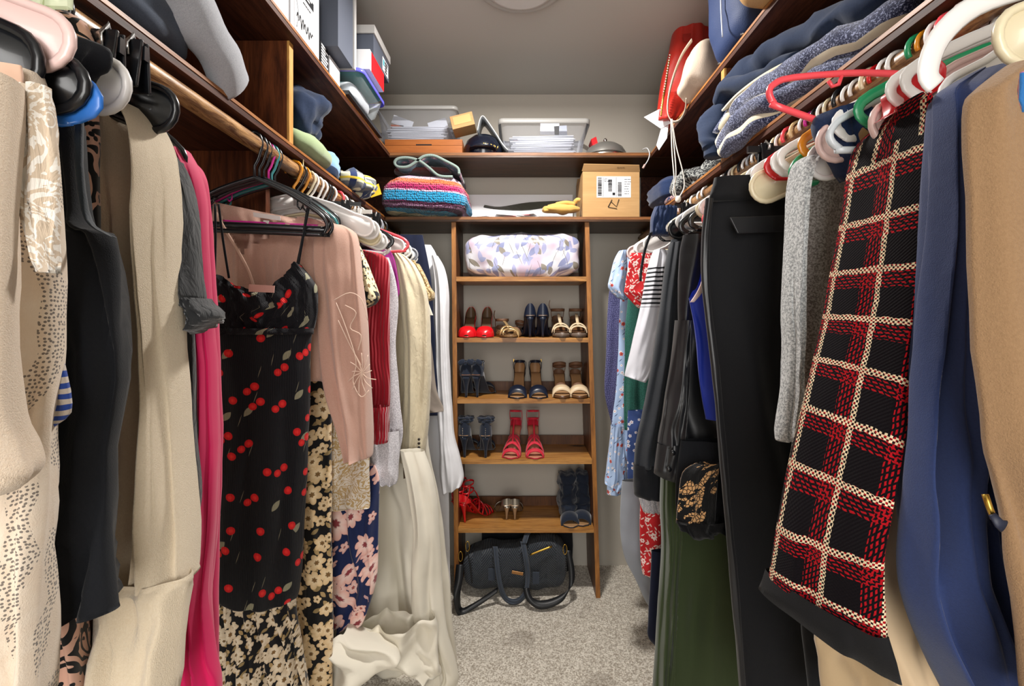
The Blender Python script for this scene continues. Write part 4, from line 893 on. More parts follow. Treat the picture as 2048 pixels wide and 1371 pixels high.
box(-.88, -.60, .93, 1.185, 2.0295, 2.20).build('carton', m_cardw, t, smooth=False, bevel=.002); box(-.884, -.596, .926, 1.189, 2.18, 2.222).build('lid', m_cardw, t, smooth=False, bevel=.002)
lines(t, (-.5995, 1.0, 2.13), (0,1,0), (0,0,1), .15, 8, .008, seed=2)
t = thing('boot_box', 'tall pale box printed with a boot, a black size label and script lettering', 'box', (-.74, 1.28, 2.03))
box(-.87, -.60, 1.195, 1.365, 2.0295, 2.235).build('carton', plain('pale_print', '#bfbec0', .6), t, smooth=False, bevel=.002)
box(-.5998, -.5985, 1.215, 1.335, 2.05, 2.20).build('label', m_cardw, t, smooth=False); lb = box(-.5985, -.598, 1.265, 1.325, 2.165, 2.188).build('size_mark', m_ink_, t, smooth=False)
lines(t, (-.5975, 1.272, 2.182), (0,1,0), (0,0,1), .045, 2, .009, .005, m_cardw, 8)
rb_ = random.Random(5); sweep([(-.5975, 1.225+.0045*k, 2.085+.012*math.sin(k*1.9)+rb_.uniform(-.006,.010)) for k in range(22)], .0013, .0006, n=5, smooth=4, up=(1,0,0)).build('script', m_ink_, t)
lines(t, (-.598, 1.26, 2.15), (0,1,0), (0,0,1), .04, 1, .01)
sweep([(-.598, 1.225, 2.06), (-.598, 1.235, 2.10), (-.598, 1.225, 2.14), (-.598, 1.24, 2.19)], .002, .0008, n=6, smooth=4, up=(1,0,0)).build('drawing', m_pgrey, t)
t = thing('small_box', 'small black box with white print standing beside the boot box', 'box', (-.66, 1.4, 2.03))
box(-.72, -.598, 1.37, 1.425, 2.0295, 2.112).build('carton', m_ink_, t, smooth=False, bevel=.001); lines(t, (-.5975, 1.375, 2.105), (0,1,0), (0,0,1), .045, 9, .009, .005, m_cardw, 4)
tag(box(-.74, -.597, 1.435, 1.515, 2.0295, 2.105).build('small_box', m_cardw, smooth=False, bevel=.002), 'small plain white box under the tall dark grey box', 'box')
t = thing('garment_box', 'tall dark grey box with a pale side edge, standing on small boxes near the ceiling', 'box', (-.70, 1.47, 2.115))
box(-.86, -.557, 1.40, 1.525, 2.1135, 2.40).build('carton', m_cardg, t, smooth=False, bevel=.003); box(-.865, -.552, 1.526, 1.545, 2.1135, 2.405).build('lid', m_lid, t, smooth=False, bevel=.002)
tag(box(-.76, -.572, 1.53, 1.90, 2.0295, 2.043).build('tablet', plain('black_gloss', '#0c0d10', .3), smooth=False, bevel=.003), 'flat black tablet lying under the blue-lidded tub at the shelf edge', 'tablet')
def tub(t, x0, x1, y0, y1, z0, z1, m, mr, taper=.02, wall=.002, rim=.008):
    def rr(x0, x1, y0, y1, z, r=.025, k=5):
        o = []
        for cx, cy, a0 in ((x1-r,y1-r,0),(x0+r,y1-r,90),(x0+r,y0+r,180),(x1-r,y0+r,270)):
            for i in range(k+1): a = math.radians(a0+90*i/k); o.append((cx+r*math.cos(a), cy+r*math.sin(a), z))
        return o
    tp = taper; rings = [rr(x0+tp+.01, x1-tp-.01, y0+tp+.01, y1-tp-.01, z0+.001), rr(x0+tp, x1-tp, y0+tp, y1-tp, z0+.008), rr(x0, x1, y0, y1, z1), rr(x0-rim*.8, x1+rim*.8, y0-rim*.8, y1+rim*.8, z1), rr(x0-rim*.8, x1+rim*.8, y0-rim*.8, y1+rim*.8, z1-rim*1.6)]
    def mk(R, capb=False):
        mb = MB(); n = len(R[0]); v = [p for r in R for p in r]; f = []
        for i in range(len(R)-1):
            for k in range(n): f.append((i*n+k, i*n+(k+1)%n, (i+1)*n+(k+1)%n, (i+1)*n+k))
        if capb: f.append(tuple(range(n-1,-1,-1)))
        return mb.add(v, f)
    mk(rings[:3], True).build('tub', m, t); mk(rings[2:]+[rr(x0-rim*.8+.002, x1+rim*.8-.002, y0-rim*.8+.002, y1+rim*.8-.002, z1-rim*1.6)]).build('rim', mr, t)
m_clear = glass('clear_plastic', '#f2f5f7', .04); m_smoke = glass('smoky_plastic', '#e6e8ee', .10); m_teal = glass('teal_plastic', '#4fc0c4', .35); m_purple = plain('purple_plastic', '#5a5ad0', .25)
t = thing('plastic_tub', 'clear plastic tub with a blue and purple lid, filled with papers', 'tub', (-.66, 1.66, 2.044))
tub(t, -.80, -.535, 1.545, 1.80, 2.044, 2.125, m_clear, m_purple, .02); 
blob((-.667, 1.672, 2.129), (.135, .13, .006), .35, .5, 0, nu=32, nv=8).build('lid', m_teal, t)
tag(blob((-.668, 1.67, 2.078), (.095, .095, .028), .3, .3, .006, 20, 3, nu=28, nv=12).build('paper_wad', m_paper), 'crumpled white papers inside the blue-lidded tub', 'paper')
t = thing('shoe_box', 'white and red shoe box on top of the blue-lidded tub', 'box', (-.6, 1.63, 2.136), rz=0)
box(-.70, -.515, 1.57, 1.73, 2.1365, 2.205).build('carton', m_cardw, t, smooth=False, bevel=.002); box(-.5145, -.5135, 1.585, 1.73, 2.1375, 2.204).build('side_panel', m_redc, t, smooth=False)
t = thing('shoe_box', 'dark grey shoe box with a pale lid and printed end label, topmost by the ceiling', 'box', (-.68, 1.69, 2.206))
box(-.84, -.515, 1.61, 1.80, 2.2065, 2.295).build('carton', m_cardg, t, smooth=False, bevel=.002); box(-.845, -.510, 1.605, 1.805, 2.283, 2.312).build('lid', m_lid, t, smooth=False, bevel=.002)
box(-.5145, -.5135, 1.715, 1.785, 2.215, 2.265).build('label', m_cardw, t, smooth=False); lines(t, (-.835, 1.6045, 2.30), (1,0,0), (0,0,1), .3, 1, .01, .004, m_pgrey, 5); box(-.5134,-.5130, 1.72,1.735, 2.235,2.258).build('mark', plain('teal_mark', '#2f9aa8', .5), t, smooth=False)
lines(t, (-.513, 1.74, 2.255), (0,1,0), (0,0,1), .035, 4, .011, .006, seed=9)
# ---------------------------------------------------------------- lower left shelf
m_gsw = cloth('grey_sweat_cloth', '#8b8f98', 'fuzz', .95, .3, col2='#b5b6ba'); m_dsw = cloth('slate_sweat_cloth', '#333b49', 'weave', .95, .12, col2='#4a5260'); m_nsw = cloth('navy_sweat_cloth', '#141f33', 'weave', .95, .1, col2='#22304a')
t = thing('sweatpants', 'pale grey sweatpants piled on the left lower shelf with one leg along the edge', 'sweatpants', (-.66, .75, 1.74))
q = sweep([(-.66,.50,1.90), (-.62,.62,1.90), (-.605,.74,1.865), (-.60,.85,1.822), (-.602,.92,1.79), (-.607,.965,1.768)], [.07,.07,.055,.042,.036,.028], .042, n=20, smooth=6)
q.v = [p+Vector((1,0,1))*.008*nz(p.x*20,p.y*14,p.z*20) for p in q.v]; q.build('leg', m_gsw, t)
blob((-.74,.66,1.915), (.12,.14,.055), .7, .7, .03, 9, 5).build('body', m_gsw, t)
q = sweep([(-.80,.86,1.90), (-.72,.80,1.93), (-.655,.72,1.905), (-.63,.66,1.865)], [.05,.055,.045,.02], n=18, smooth=6); q.v = [p+Vector((1,1,1))*.007*nz(p.x*24,p.y*20,p.z*20) for p in q.v]; q.build('leg', m_gsw, t)
tag(blob((-.72,.68,1.802), (.125,.20,.058), .6, .7, .02, 9, 2, layers=3, lamp=.01).build('folded_jeans', m_dsw), 'slate blue sweat cloth folded under the grey sweatpants', 'trousers')
tag(blob((-.745,1.385,1.895), (.15,.115,.075), .8, .8, .055, 11, 12, nu=64, nv=36).build('sweatshirt', m_nsw), 'crumpled navy sweatshirt stuffed just behind the left shelf divider', 'sweatshirt')
tag(blob((-.71,1.37,1.779), (.12,.13,.038), .6, .75, .012, 9, 4).build('rolled_towel', cloth('sage_towel', '#7f9069', 'weave', .95, .3, col2='#8fa078')), 'sage green rolled cloth under the crumpled navy sweatshirt', 'towel')
tag(blob((-.73,1.56,1.80), (.11,.055,.058), .6, .6, .015, 12, 5, layers=3).build('folded_shirt', cloth('sky_cloth', '#7ea3cc', 'weave')), 'light blue folded shirt beside the sage green cloth', 'shirt')
tag(blob((-.70,1.535,1.765), (.085,.05,.024), .6, .6, .01, 12, 6).build('folded_cloth', m_nsw), 'small navy cloth wedged at the shelf edge below the light blue shirt', 'cloth')
def f_ypl(s, uv):
    p = s.sep(uv); c = s.mix(stripes(s, p[0], .06, .4), '#c9c6a8', '#26345c'); c = s.mix(s.M('MULTIPLY', stripes(s, p[1], .05, .35), .8), c, '#2f3d58'); return s.mix(stripes(s, p[1], .05, .15, .5), c, '#d9b93a')
t = thing('plaid_scarf', 'yellow, white and navy plaid scarf crumpled beside the crochet blanket', 'scarf', (-.7, 1.75, 1.74))
blob((-.69,1.74,1.785), (.13,.145,.042), .8, .8, .04, 13, 8, nu=64, nv=34).build('body', pmat('yellow_navy_plaid', f_ypl, 'weave'), t)
plate([W(733,378,1.86), W(757,367,1.88), W(763,388,1.9), W(742,395,1.88)], .002).build('tag', plain('yellow_tag', '#e0b92a', .6), t, smooth=False)
# ---------------------------------------------------------------- crochet blanket, quilt, back lower shelf
s = NT('crochet'); z_ = s.sep(s.ob()); zz = s.M('ADD', z_[2], s.M('MULTIPLY', z_[0], .06)); zz = s.M('ADD', zz, s.M('MULTIPLY', s.M('SUBTRACT', s.noise(s.ob(), 18, 2), .5), .012))
r_ = s.n('ShaderNodeValToRGB'); s.l(s.M('DIVIDE', zz, .17), r_.inputs[0]); r_.color_ramp.interpolation = 'CONSTANT'; e = r_.color_ramp.elements
st_ = [(0,'#b9b08c'),(.06,'#2f7f9a'),(.13,'#3c1636'),(.19,'#8f6a86'),(.24,'#4a1838'),(.31,'#1d86b4'),(.57,'#c9a7c0'),(.61,'#a31d58'),(.70,'#c8346c'),(.745,'#e0606a'),(.79,'#ee6a3a'),(.9,'#d8b8cc'),(1,'#a07ab0')]
e[0].position = 0; e[0].color = lin(st_[0][1]); e[1].position = st_[1][0]; e[1].color = lin(st_[1][1])
for p_, c_ in st_[2:]: q = e.new(min(p_, 1)); q.color = lin(c_)
uvp = s.uv(); vv = s.vor(s.V('MULTIPLY', uvp, (115,95,1)), 1, .5); s.bump(s.M('SUBTRACT', 1, vv.outputs['Distance']), 1., .008)
m_croc = s.fin(s.mix(s.M('MULTIPLY', s.step(vv.outputs['Distance'], .56, .1), 1.), s.mix(.75, r_.outputs[0], '#1a0f18'), r_.outputs[0]), .95, sheen=.3, spec=.1)
def tp(q): return Vector((q.x*(1-.13*(q.z/.09+1)/2)+.0, q.y, q.z*(1-.12*(abs(q.x)/.2)**3)-.012*(q.x < 0)*(abs(q.x)/.2)**2))
tag(blob((-.425, 2.155, 1.832), (.198, .17, .088), .35, .5, .012, 10, 3, nu=72, nv=40, layers=5, lamp=.006, taper=tp).build('crochet_blanket', m_croc), 'thick crochet blanket striped teal, maroon, pink and orange, folded on the back shelf', 'blanket')
def f_quilt(s, uv): return flower(s, uv, 22, .4, 5, '#8f6a7c', s.mix(s.noise(uv, 40), '#33404a', '#5c6c72'), '#c9b7a0', .3)
m_q = pmat('quilt_print', f_quilt, 'weave'); m_qe = cloth('quilt_backing', '#7f9089', 'knit')
t = thing('folded_throw', 'thin floral throw in a wavy fold on top of the crochet blanket', 'throw', W(850, 330, 2.05))
pr = [(905,350),(878,348),(858,332),(838,318),(815,312),(796,314),(789,322),(796,330),(815,330),(832,320),(848,309),(868,308),(890,318),(915,332),(918,345)]
P0 = [W(x, y+2, 1.99) for x, y in pr]; ribbon([p+Vector((0,.12,-.002)) for p in P0], Vector((0,.12,0)), .007, smooth=5).build('fold', m_q, t)
ribbon([p+Vector((0,.004,-.002)) for p in P0], Vector((0,.006,0)), .010, smooth=5).build('piping', m_qe, t)
tag(blob(W(848,348,2.12), (.13,.09,.016), .7, .8, .012, 16, 7).build('rust_cloth', cloth('rust_lace', '#5a2f2a', 'crinkle')), 'rust brown lacy cloth crumpled between the throw and the crochet blanket', 'cloth')
tag(box(-.262, .275, 2.328, 2.340, ZL+.001, 1.912).build('white_board', plain('white_board_paint', '#dfe0e2', .4), smooth=False), 'long white board leaning on the wall at the back of the lower shelf', 'board')
t = ribbon([W(968,412,2.22), W(1000,416,2.2), W(1060,412,2.2), W(1141,402,2.2)], [Vector((0,.03,.012)), Vector((0,.05,.018)), Vector((0,.05,.03)), Vector((0,.04,.012))], .004, smooth=4).build('folder', plain('black_card', '#17160f', .5), smooth=False)
t.location.z += .0; tag(t, 'black card folder lying among papers on the back shelf', 'folder')
rp = random.Random(4)
for i in range(9):
    x = rp.uniform(-.24, .06); a = rp.uniform(-.5,.5); z = ZL+.002+i*.0022
    o = obox((0,0,0), (.06*math.cos(a),.06*math.sin(a),0), (-.035*math.sin(a),.035*math.cos(a),0), (0,0,.0007)).build('envelope', m_paper if i != 6 else plain('pink_paper', '#d98a8e', .8), smooth=False, bevel=0)
    o.location = (x, 2.135, z); o.rotation_euler = (.02 if i < 7 else .0, rp.uniform(-.03,.03), 0)
    tag(o, 'white envelope lying loose on the back lower shelf' if i != 6 else 'pink envelope lying on the white ones on the back shelf', 'envelope', 'loose envelopes on the back lower shelf' if i != 6 else None)
m_glove = cloth('chamois', '#c79a4e', 'leather', .7, .2, col2='#d2a85e')
t = thing('work_gloves', 'pair of tan work gloves lying beside the cardboard box', 'gloves', W(1125,425,2.12))
blob(W(1122,419,2.12), (.085,.04,.017), .6, .7, .012, 14, 3).build('glove', m_glove, t)
for i, (x0, y0, x1, y1) in enumerate(((1140,415,1088,421),(1142,411,1096,413),(1150,408,1112,408),(1150,404,1160,400))):
    sweep([W(x0,y0,2.11), W((x0+x1)/2,(y0+y1)/2-3,2.10), W(x1,y1,2.10)], lambda u: .011-.003*u, .008, n=10, smooth=4).build('finger', m_glove, t)
t = thing('cardboard_box', 'cardboard shipping box with a white shipping label and a marker scrawl', 'box', (.42, 2.19, ZL))
box(.292, .552, 2.085, 2.32, ZL+.001, 1.952).build('carton', m_kraft, t, smooth=False, bevel=.002)
plate([(.288,2.083,1.952), (.554,2.083,1.950), (.545,2.062,1.972), (.294,2.062,1.977)], .003, nrm=(0,-.5,-.8)).build('flap', m_kraft, t, smooth=False)
plate([(.292,2.32,1.952), (.552,2.32,1.952), (.54,2.335,1.995), (.30,2.335,1.995)], .003).build('flap', m_kraft, t, smooth=False)
box(.356, .512, 2.0835, 2.0845, 1.832, 1.928).build('shipping_label', m_paper, t, smooth=False)
mb = MB(); rb = random.Random(3)
for x0, z0, z1 in ((.361,1.84,1.922), (.408,1.858,1.915), (.452,1.838,1.90)):
    zz_ = z0
    while zz_ < z1: h = rb.choice((.0012,.002,.0032)); box(x0, x0+.018, 2.0825, 2.0835, zz_, zz_+h, mb); zz_ += h+rb.choice((.0012,.002))
box(.428, .440, 2.0825, 2.0835, 1.842, 1.854, mb); box(.385, .3862, 2.0825, 2.0835, 1.835, 1.925, mb); box(.444, .4452, 2.0825, 2.0835, 1.835, 1.925, mb); mb.build('barcode', m_ink_, t, smooth=False)
lines(t, (.482, 2.0838, 1.915), (1,0,0), (0,0,1), .024, 7, .011, seed=5); lines(t, (.39, 2.0838, 1.918), (1,0,0), (0,0,1), .014, 3, .006, seed=6)
mb = sweep([W(1224,399,2.082), W(1216,414,2.082), W(1222,403,2.082), W(1233,413,2.082), W(1238,398,2.082)], .0016, .0006, n=6); sweep([W(1217,414,2.082), W(1234,417,2.082)], .0014, .0006, n=6, mb=mb); mb.build('marker_scrawl', m_ink_, t)
lines(t, (.445, 2.069, 1.966), (1,0,0), (0,.35,1), .04, 1, .01, .004, plain('brown_print', '#6b5334', .8), 3)
# ---------------------------------------------------------------- back upper shelf
t = thing('wooden_case', 'flat orange-brown wooden case under the left clear bin', 'case', (-.43, 2.2, ZU))
m_case = wood('orange_wood', '#a2602e', '#8f5024', '#7c431c', .4, 'x', sc=.4, knots=False)
box(-.615, -.26, 2.085, 2.30, ZU, ZU+.042).build('base', m_case, t, smooth=False, bevel=.002); box(-.615, -.26, 2.085, 2.30, ZU+.0432, ZU+.070).build('lid', m_case, t, smooth=False, bevel=.002)
box(-.472, -.40, 2.0845, 2.086, ZU+.042, ZU+.048).build('latch_slot', m_ink_, t, smooth=False)
m_rim = plain('grey_rim_plastic', '#9b9a97', .3)
t = thing('storage_bin', 'clear storage bin full of envelopes standing on the wooden case', 'bin', (-.46, 2.2, ZU+.07)); tub(t, -.655, -.29, 2.09, 2.33, ZU+.072, 2.252, m_smoke, m_rim, .018, rim=.010)
t = thing('storage_bin', 'clear grey-rimmed storage bin full of letters, middle of the upper back shelf', 'bin', (.12, 2.2, ZU)); tub(t, -.085, .315, 2.085, 2.34, ZU, 2.19, m_smoke, m_rim, .022, rim=.014)
def papers(x0, x1, y0, y1, z0, n, zt, seed, where, mats=None, tall=()):
    r = random.Random(seed)
    for i in range(n):
        zc = z0+(zt-z0)*i/n; w_ = (x1-x0)/2*r.uniform(.75,.98); cx = (x0+x1)/2+r.uniform(-.01,.01)
        o = obox((0,0,0), (w_,0,0), (0,(y1-y0)/2*.93,0), (0,0,.0016)).build('letter', m_paper, smooth=False)
        o.location = (cx, (y0+y1)/2, zc); o.rotation_euler = (0, r.uniform(-.025,.025), r.uniform(-.02,.02))
        tag(o, 'letter lying in the stack inside the clear bin '+where, 'letter', 'letters stacked in the clear bin '+where)
    for (x, zc, w_, h, rot, m, lb) in tall:
        o = obox((0,0,0), (w_,0,0), (0,.0008,0), (0,0,h)).build('letter', m, smooth=False); o.location = (x, y0+.035, zc); o.rotation_euler = (0, rot, 0); tag(o, lb, 'letter')
papers(-.62, -.33, 2.125, 2.30, ZU+.084, 14, 2.178, 3, 'on the left', tall=(
  (-.56, 2.19, .05, .02, .35, m_paper, 'white letter slanting up out of the left bin stack'), (-.38, 2.18, .045, .02, -.3, m_paper, 'white letter tilted at the right side of the left bin'), (-.58, 2.172, .03, .012, .1, plain('orange_paper', '#d5673a', .8), 'orange slip sticking up in the left clear bin')))
papers(-.05, .275, 2.125, 2.30, ZU+.008, 18, 2.135, 7, 'in the middle', tall=(
  (.145, 2.15, .045, .03, .03, m_paper, 'white letter standing upright in the middle clear bin'), (.20, 2.14, .03, .026, -.08, plain('paper_cool', '#bfc6d4', .8), 'bluish letter standing behind the upright white one'), (-.01, 2.105, .02, .012, .2, plain('red_paper', '#b9463c', .8), 'red printed slip at the left of the middle clear bin')))
t = thing('small_carton', 'small taped cardboard carton tilted between the left bin and the navy cap', 'box', W(927,262,2.09))
c0 = W(927,250,2.10); R = Matrix.Rotation(math.radians(-14), 3, 'Y'); obox(c0, R@Vector((.052,0,0)), R@Vector((0,.05,0)), R@Vector((0,0,.030))).build('carton', m_kraft, t, smooth=False, bevel=.002)
obox(c0+R@Vector((0,-.0508,.004)), R@Vector((.040,0,0)), (0,.0004,0), R@Vector((0,0,.018))).build('tape', plain('packing_tape', '#c9a56e', .15, spec=.7), t, smooth=False)
t = thing('batting_helmet', 'dark navy glossy cap helmet with small gold lettering on the back shelf', 'helmet', W(965,303,2.16)); c0 = Vector((-.168, 2.16, ZU+.002)); m_helm = plain('navy_gloss', '#0b1120', .2, spec=.6, coat=.4)
lathe([(.088,0),(.094,.02),(.092,.05),(.080,.08),(.055,.102),(.028,.112),(0,.115)], c0, 36).build('shell', m_helm, t)
mb = blob(c0+Vector((.0,-.075,.02)), (.062,.045,.006), .8, .6, 0, nu=30, nv=10, tilt=(-.25,0)); mb.build('brim', m_helm, t)
mb = MB()
for k, (a, b) in enumerate(((-.1,0),(.0,.9),(.25,.2),(.45,1),(.6,.1),(.75,.8),(.9,.3),(1.05,1.1))):
    x = .012+.05*a; y = -math.sqrt(max(0, .0965**2-x*x)); sweep([c0+Vector((x, y, .028-.003*k*.5)), c0+Vector((x+.006*b, y-.001, .044-.006*a)), c0+Vector((x+.010, y+.001, .030-.006*a))], .0011, n=5, mb=mb)
mb.build('gold_mark', m_gold, t)
t = thing('binder', 'grey spiral-bound binder standing open like a tent beside the navy cap', 'binder', W(985,303,2.12))
m_bd = plain('binder_grey', '#6f7377', .5); Pp = [W(955,262,2.10), W(960,240,2.10), W(966,233,2.10), W(975,243,2.10), W(992,268,2.10), W(1006,290,2.10), W(1016,301,2.10)]
ribbon([p+Vector((0,.05,0)) for p in Pp], Vector((0,.055,0)), .004, smooth=5).build('cover', m_bd, t); sweep([p+Vector((0,-.006,0)) for p in Pp], .003, n=6, smooth=5).build('edge', plain('binder_edge', '#b9bcbc', .4), t)
t = thing('cloche', 'round glass and metal cloche lid with a knob on the back shelf', 'cloche', (.41, 2.19, ZU)); c0 = (.415, 2.19, ZU)
lathe([(.112,.0),(.116,.010),(.108,.022),(.100,.026)], c0, 48).build('rim', m_steel, t); lathe([(.101,.024),(.098,.04),(.085,.062),(.06,.08),(.03,.09),(0,.092)], c0, 48).build('dome', plain('brushed_dome', '#a9a7a2', .28, .75), t)
lathe([(.004,.091),(.004,.098),(.009,.103),(.009,.11),(.004,.116),(0,.117)], c0, 20).build('knob', m_steel, t)
tag(obox(W(1187,292,2.2), (.012,0,.006), (0,.04,0), (-.006,0,.024)).build('red_booklet', m_redc, smooth=False), 'thin red booklet leaning between the middle bin and the cloche', 'booklet')
t = thing('charging_cord', 'white cord with a plug dangling over the right end of the upper back shelf', 'cord', W(1297,305,2.05))
sweep([W(1285,299,2.10), W(1294,296,2.06), W(1299,306,2.045), W(1297,318,2.045), W(1290,330,2.045)], .0022, n=8, smooth=5).build('cable', plain('cord_white', '#cfd0d2', .4), t); sweep([W(1290,329,2.045), W(1286,336,2.045)], .005, n=8).build('plug', plain('plug_pink', '#c9a9a2', .4), t)
# ---------------------------------------------------------------- handbags on the right upper shelf
m_rl = cloth('red_leather', '#b8271a', 'leather', .45, .0, .5); m_cl = cloth('cream_leather', '#cdbba8', 'leather', .45, 0, .5); m_bl = cloth('blue_leather', '#25355a', 'leather', .62, 0, .25); m_tl = cloth('tan_leather', '#b08a5a', 'leather', .45, 0, .5)
t = garment('handbag', 'slouchy red leather handbag with a chain, on the right upper shelf', 'handbag', [
  ('body', m_rl, [(56,1353,1392),(62,1347,1410),(110,1337,1420),(150,1326,1420),(190,1319,1410),(228,1315,1400),(250,1321,1390)], 1.86, dict(t=.13, folds=1, amp=.010, close=True)),
  ('flap', m_rl, [(185,1336,1392),(205,1322,1390),(240,1316,1362)], 1.775, dict(t=.03, folds=1, amp=.005))])
sweep([W(1338,120,1.74), W(1333,160,1.74), W(1326,200,1.73), W(1322,232,1.74)], .0035, .002, n=6, smooth=8).build('chain', m_gold, t)
mb = MB()
for i in range(22):
    p = W(1340-18*i/21, 110+110*i/21, 1.735); lathe([(0,-.004),(.004,0),(0,.004)], p, 8, mb)
mb.build('chain', plain('pale_metal', '#d9c9b0', .3, .8), t); plate([W(1366,68,1.78), W(1382,66,1.78), W(1382,82,1.78), W(1368,83,1.78)], .002).build('maker_patch', plain('red_patch', '#9a1c12', .5), t, smooth=False)
t = thing('handbag', 'cream leather handbag with a long looped strap, beside the red one', 'handbag', (.66, 1.57, 2.03))
blob((.675,1.565,2.125), (.115,.085,.092), .5, .6, .02, 9, 4, taper=lambda q: Vector((q.x*(1-.3*(q.z/.09)), q.y, q.z))).build('body', m_cl, t)
ribbon([W(1384,80,1.55), W(1364,110,1.60), W(1348,150,1.66), W(1337,195,1.68), W(1336,228,1.68), W(1346,243,1.68), W(1360,240,1.66), W(1370,222,1.62), W(1373,198,1.58)], Vector((.004,.008,0)), .003).build('strap', m_cl, t)
t = thing('handbag', 'big blue leather tote with a pale seam, leaning over the right upper shelf edge', 'handbag', (.70, 1.28, 2.03))
blob((.705,1.30,2.215), (.135,.125,.185), .45, .35, .015, 7, 6, nu=56, nv=36, taper=lambda q: Vector((q.x*(1+.10*q.z/.18), q.y*(1+.12*q.z/.18), q.z))).build('body', m_bl, t)
sweep([(.568,1.27,2.06), (.564,1.27,2.14), (.560,1.265,2.22), (.556,1.262,2.32)], .0022, n=6, smooth=4).build('seam', plain('pale_thread', '#b9c4d8', .6), t)
for y in (1.22, 1.36): lathe([(0,-.002),(.007,0),(.0,.004)], (.60, y, 2.036), 12).build('stud', m_steel, t)
t = thing('handbag', 'tan leather handbag corner jutting out at the top right above the blue tote', 'handbag', (.67, 1.05, 2.03))
blob((.675,1.035,2.16), (.145,.105,.13), .3, .3, .006, 8, 5).build('body', m_tl, t); sweep([(.60,1.10,2.036), (.605,1.12,2.037), (.615,1.115,2.036)], .0015, n=6).build('ring', m_gold, t)
t = thing('gift_tag', 'white paper tags dangling beside the red handbag', 'tag', W(1335,250,1.8))
plate([W(1288,234,1.82), W(1319,218,1.80), W(1342,246,1.78), W(1322,257,1.80)], .002).build('tag_leaf', m_paper, t, smooth=False); plate([W(1337,250,1.79), W(1334,276,1.79), W(1318,300,1.79), W(1313,290,1.79), W(1322,258,1.79)], .002).build('tag_leaf', m_paper, t, smooth=False)
t = thing('hanging_cord', 'long white cords hanging from the right upper shelf to the lower one', 'cord', W(1350,250,1.68)); m_cw = plain('cord_cream', '#d6cec2', .6)
for q in (((1342,238),(1344,300),(1348,350),(1350,385),(1356,398)), ((1344,238),(1352,290),(1366,345),(1368,375),(1356,398)), ((1343,240),(1349,300),(1352,350),(1346,385),(1356,400))):
    sweep([W(x, y, 1.62) for x, y in q], .0022, n=6, smooth=6).build('cord', m_cw, t)
blob(W(1356,398,1.62), (.010,.008,.012), .8, .8, .003, nu=16, nv=10).build('knot', m_cw, t)
# ---------------------------------------------------------------- right lower shelf textiles
t = thing('sweatshirt', 'navy sweatshirt folded long on top of the chenille throw, right lower shelf', 'sweatshirt', (.72, 1.0, 1.85))
def fab(pts, r, ry, nm, m, par, am=.008, fq=16):
    q = sweep(pts, r, ry, n=24, smooth=7, up=(0,0,1)); q.v = [p+Vector((nz(p.x*fq,p.y*fq,p.z*fq), nz(p.y*fq,p.z*fq,p.x*fq+4), nz(p.z*fq+9,p.x*fq,p.y*fq)))*am*1.6 for p in q.v]; return q.build(nm, m, par)
fab([(.61,1.32,1.925), (.66,1.24,1.945), (.70,1.12,1.935), (.72,.98,1.90), (.73,.85,1.875), (.74,.70,1.87)], [.035,.06,.085,.09,.09,.08], .042, 'body', m_nsw, t, .012)
fab([(.585,1.335,1.905), (.60,1.28,1.92), (.64,1.18,1.895), (.66,1.05,1.87)], [.025,.04,.05,.05], .024, 'sleeve', m_nsw, t)
fab([(.62,1.36,1.90), (.575,1.34,1.86), (.565,1.325,1.80), (.567,1.32,1.765)], [.045,.045,.042,.038], .03, 'sleeve', m_nsw, t)
fab([(.567,1.32,1.768), (.567,1.32,1.745)], .034, .028, 'cuff', m_nsw, t, .002)
s = NT('chenille_stripe'); a_ = s.sep(s.uv())[0]; st2 = s.M('MULTIPLY', s.M('LESS_THAN', s.M('FRACT', s.M('ADD', s.M('DIVIDE', a_, .11), .35)), .2), 1.); hz = s.step(s.noise(s.ob(), 300, 3, .7), .56, .05)
surf(s, 'fuzz', 1.2); m_chen = s.fin(s.mix(st2, s.mix(hz, '#9aa3c6', '#182145'), '#d8cdb4'), .95, sheen=.4, spec=.1)
t = thing('chenille_throw', 'fluffy navy and cream striped chenille throw bunched at the right lower shelf edge', 'throw', (.64, 1.15, 1.75))
fab([(.70,.78,1.80), (.655,.90,1.815), (.625,1.02,1.822), (.605,1.14,1.83), (.588,1.22,1.83)], [.05,.05,.045,.04,.032], .03, 'fold', m_chen, t)
fab([(.72,.80,1.765), (.66,.93,1.775), (.625,1.03,1.78), (.60,1.10,1.79), (.585,1.17,1.79), (.58,1.24,1.775), (.574,1.275,1.758)], [.05,.045,.042,.038,.036,.034,.028], .026, 'fold', m_chen, t)
fab([(.66,1.02,1.755), (.62,1.09,1.76), (.595,1.15,1.758), (.582,1.22,1.752), (.577,1.28,1.748)], [.028,.028,.028,.028,.022], .020, 'fold', m_chen, t)
fab([(.66,1.25,1.85), (.62,1.27,1.85), (.59,1.285,1.83), (.577,1.29,1.80)], [.03,.032,.03,.026], .022, 'fold', m_chen, t)
ribbon([(.635,.98,1.853), (.605,1.10,1.868), (.588,1.20,1.870), (.578,1.27,1.858)], Vector((.012,0,.004)), .006).build('fleece_edge', cloth('cream_fleece', '#d9cfb6', 'fuzz', .95, .4), t)
tag(blob((.80,.72,1.80), (.13,.2,.06), .6, .7, .02, 9, 4, layers=3).build('folded_blanket', m_ink), 'dark folded blanket deep on the right lower shelf under the navy sweatshirt', 'blanket')
tag(blob((.70,.62,1.815), (.105,.13,.075), .7, .7, .03, 9, 9).build('black_hoodie', m_dgrey), 'black hoodie heaped on the right lower shelf near the camera', 'hoodie')
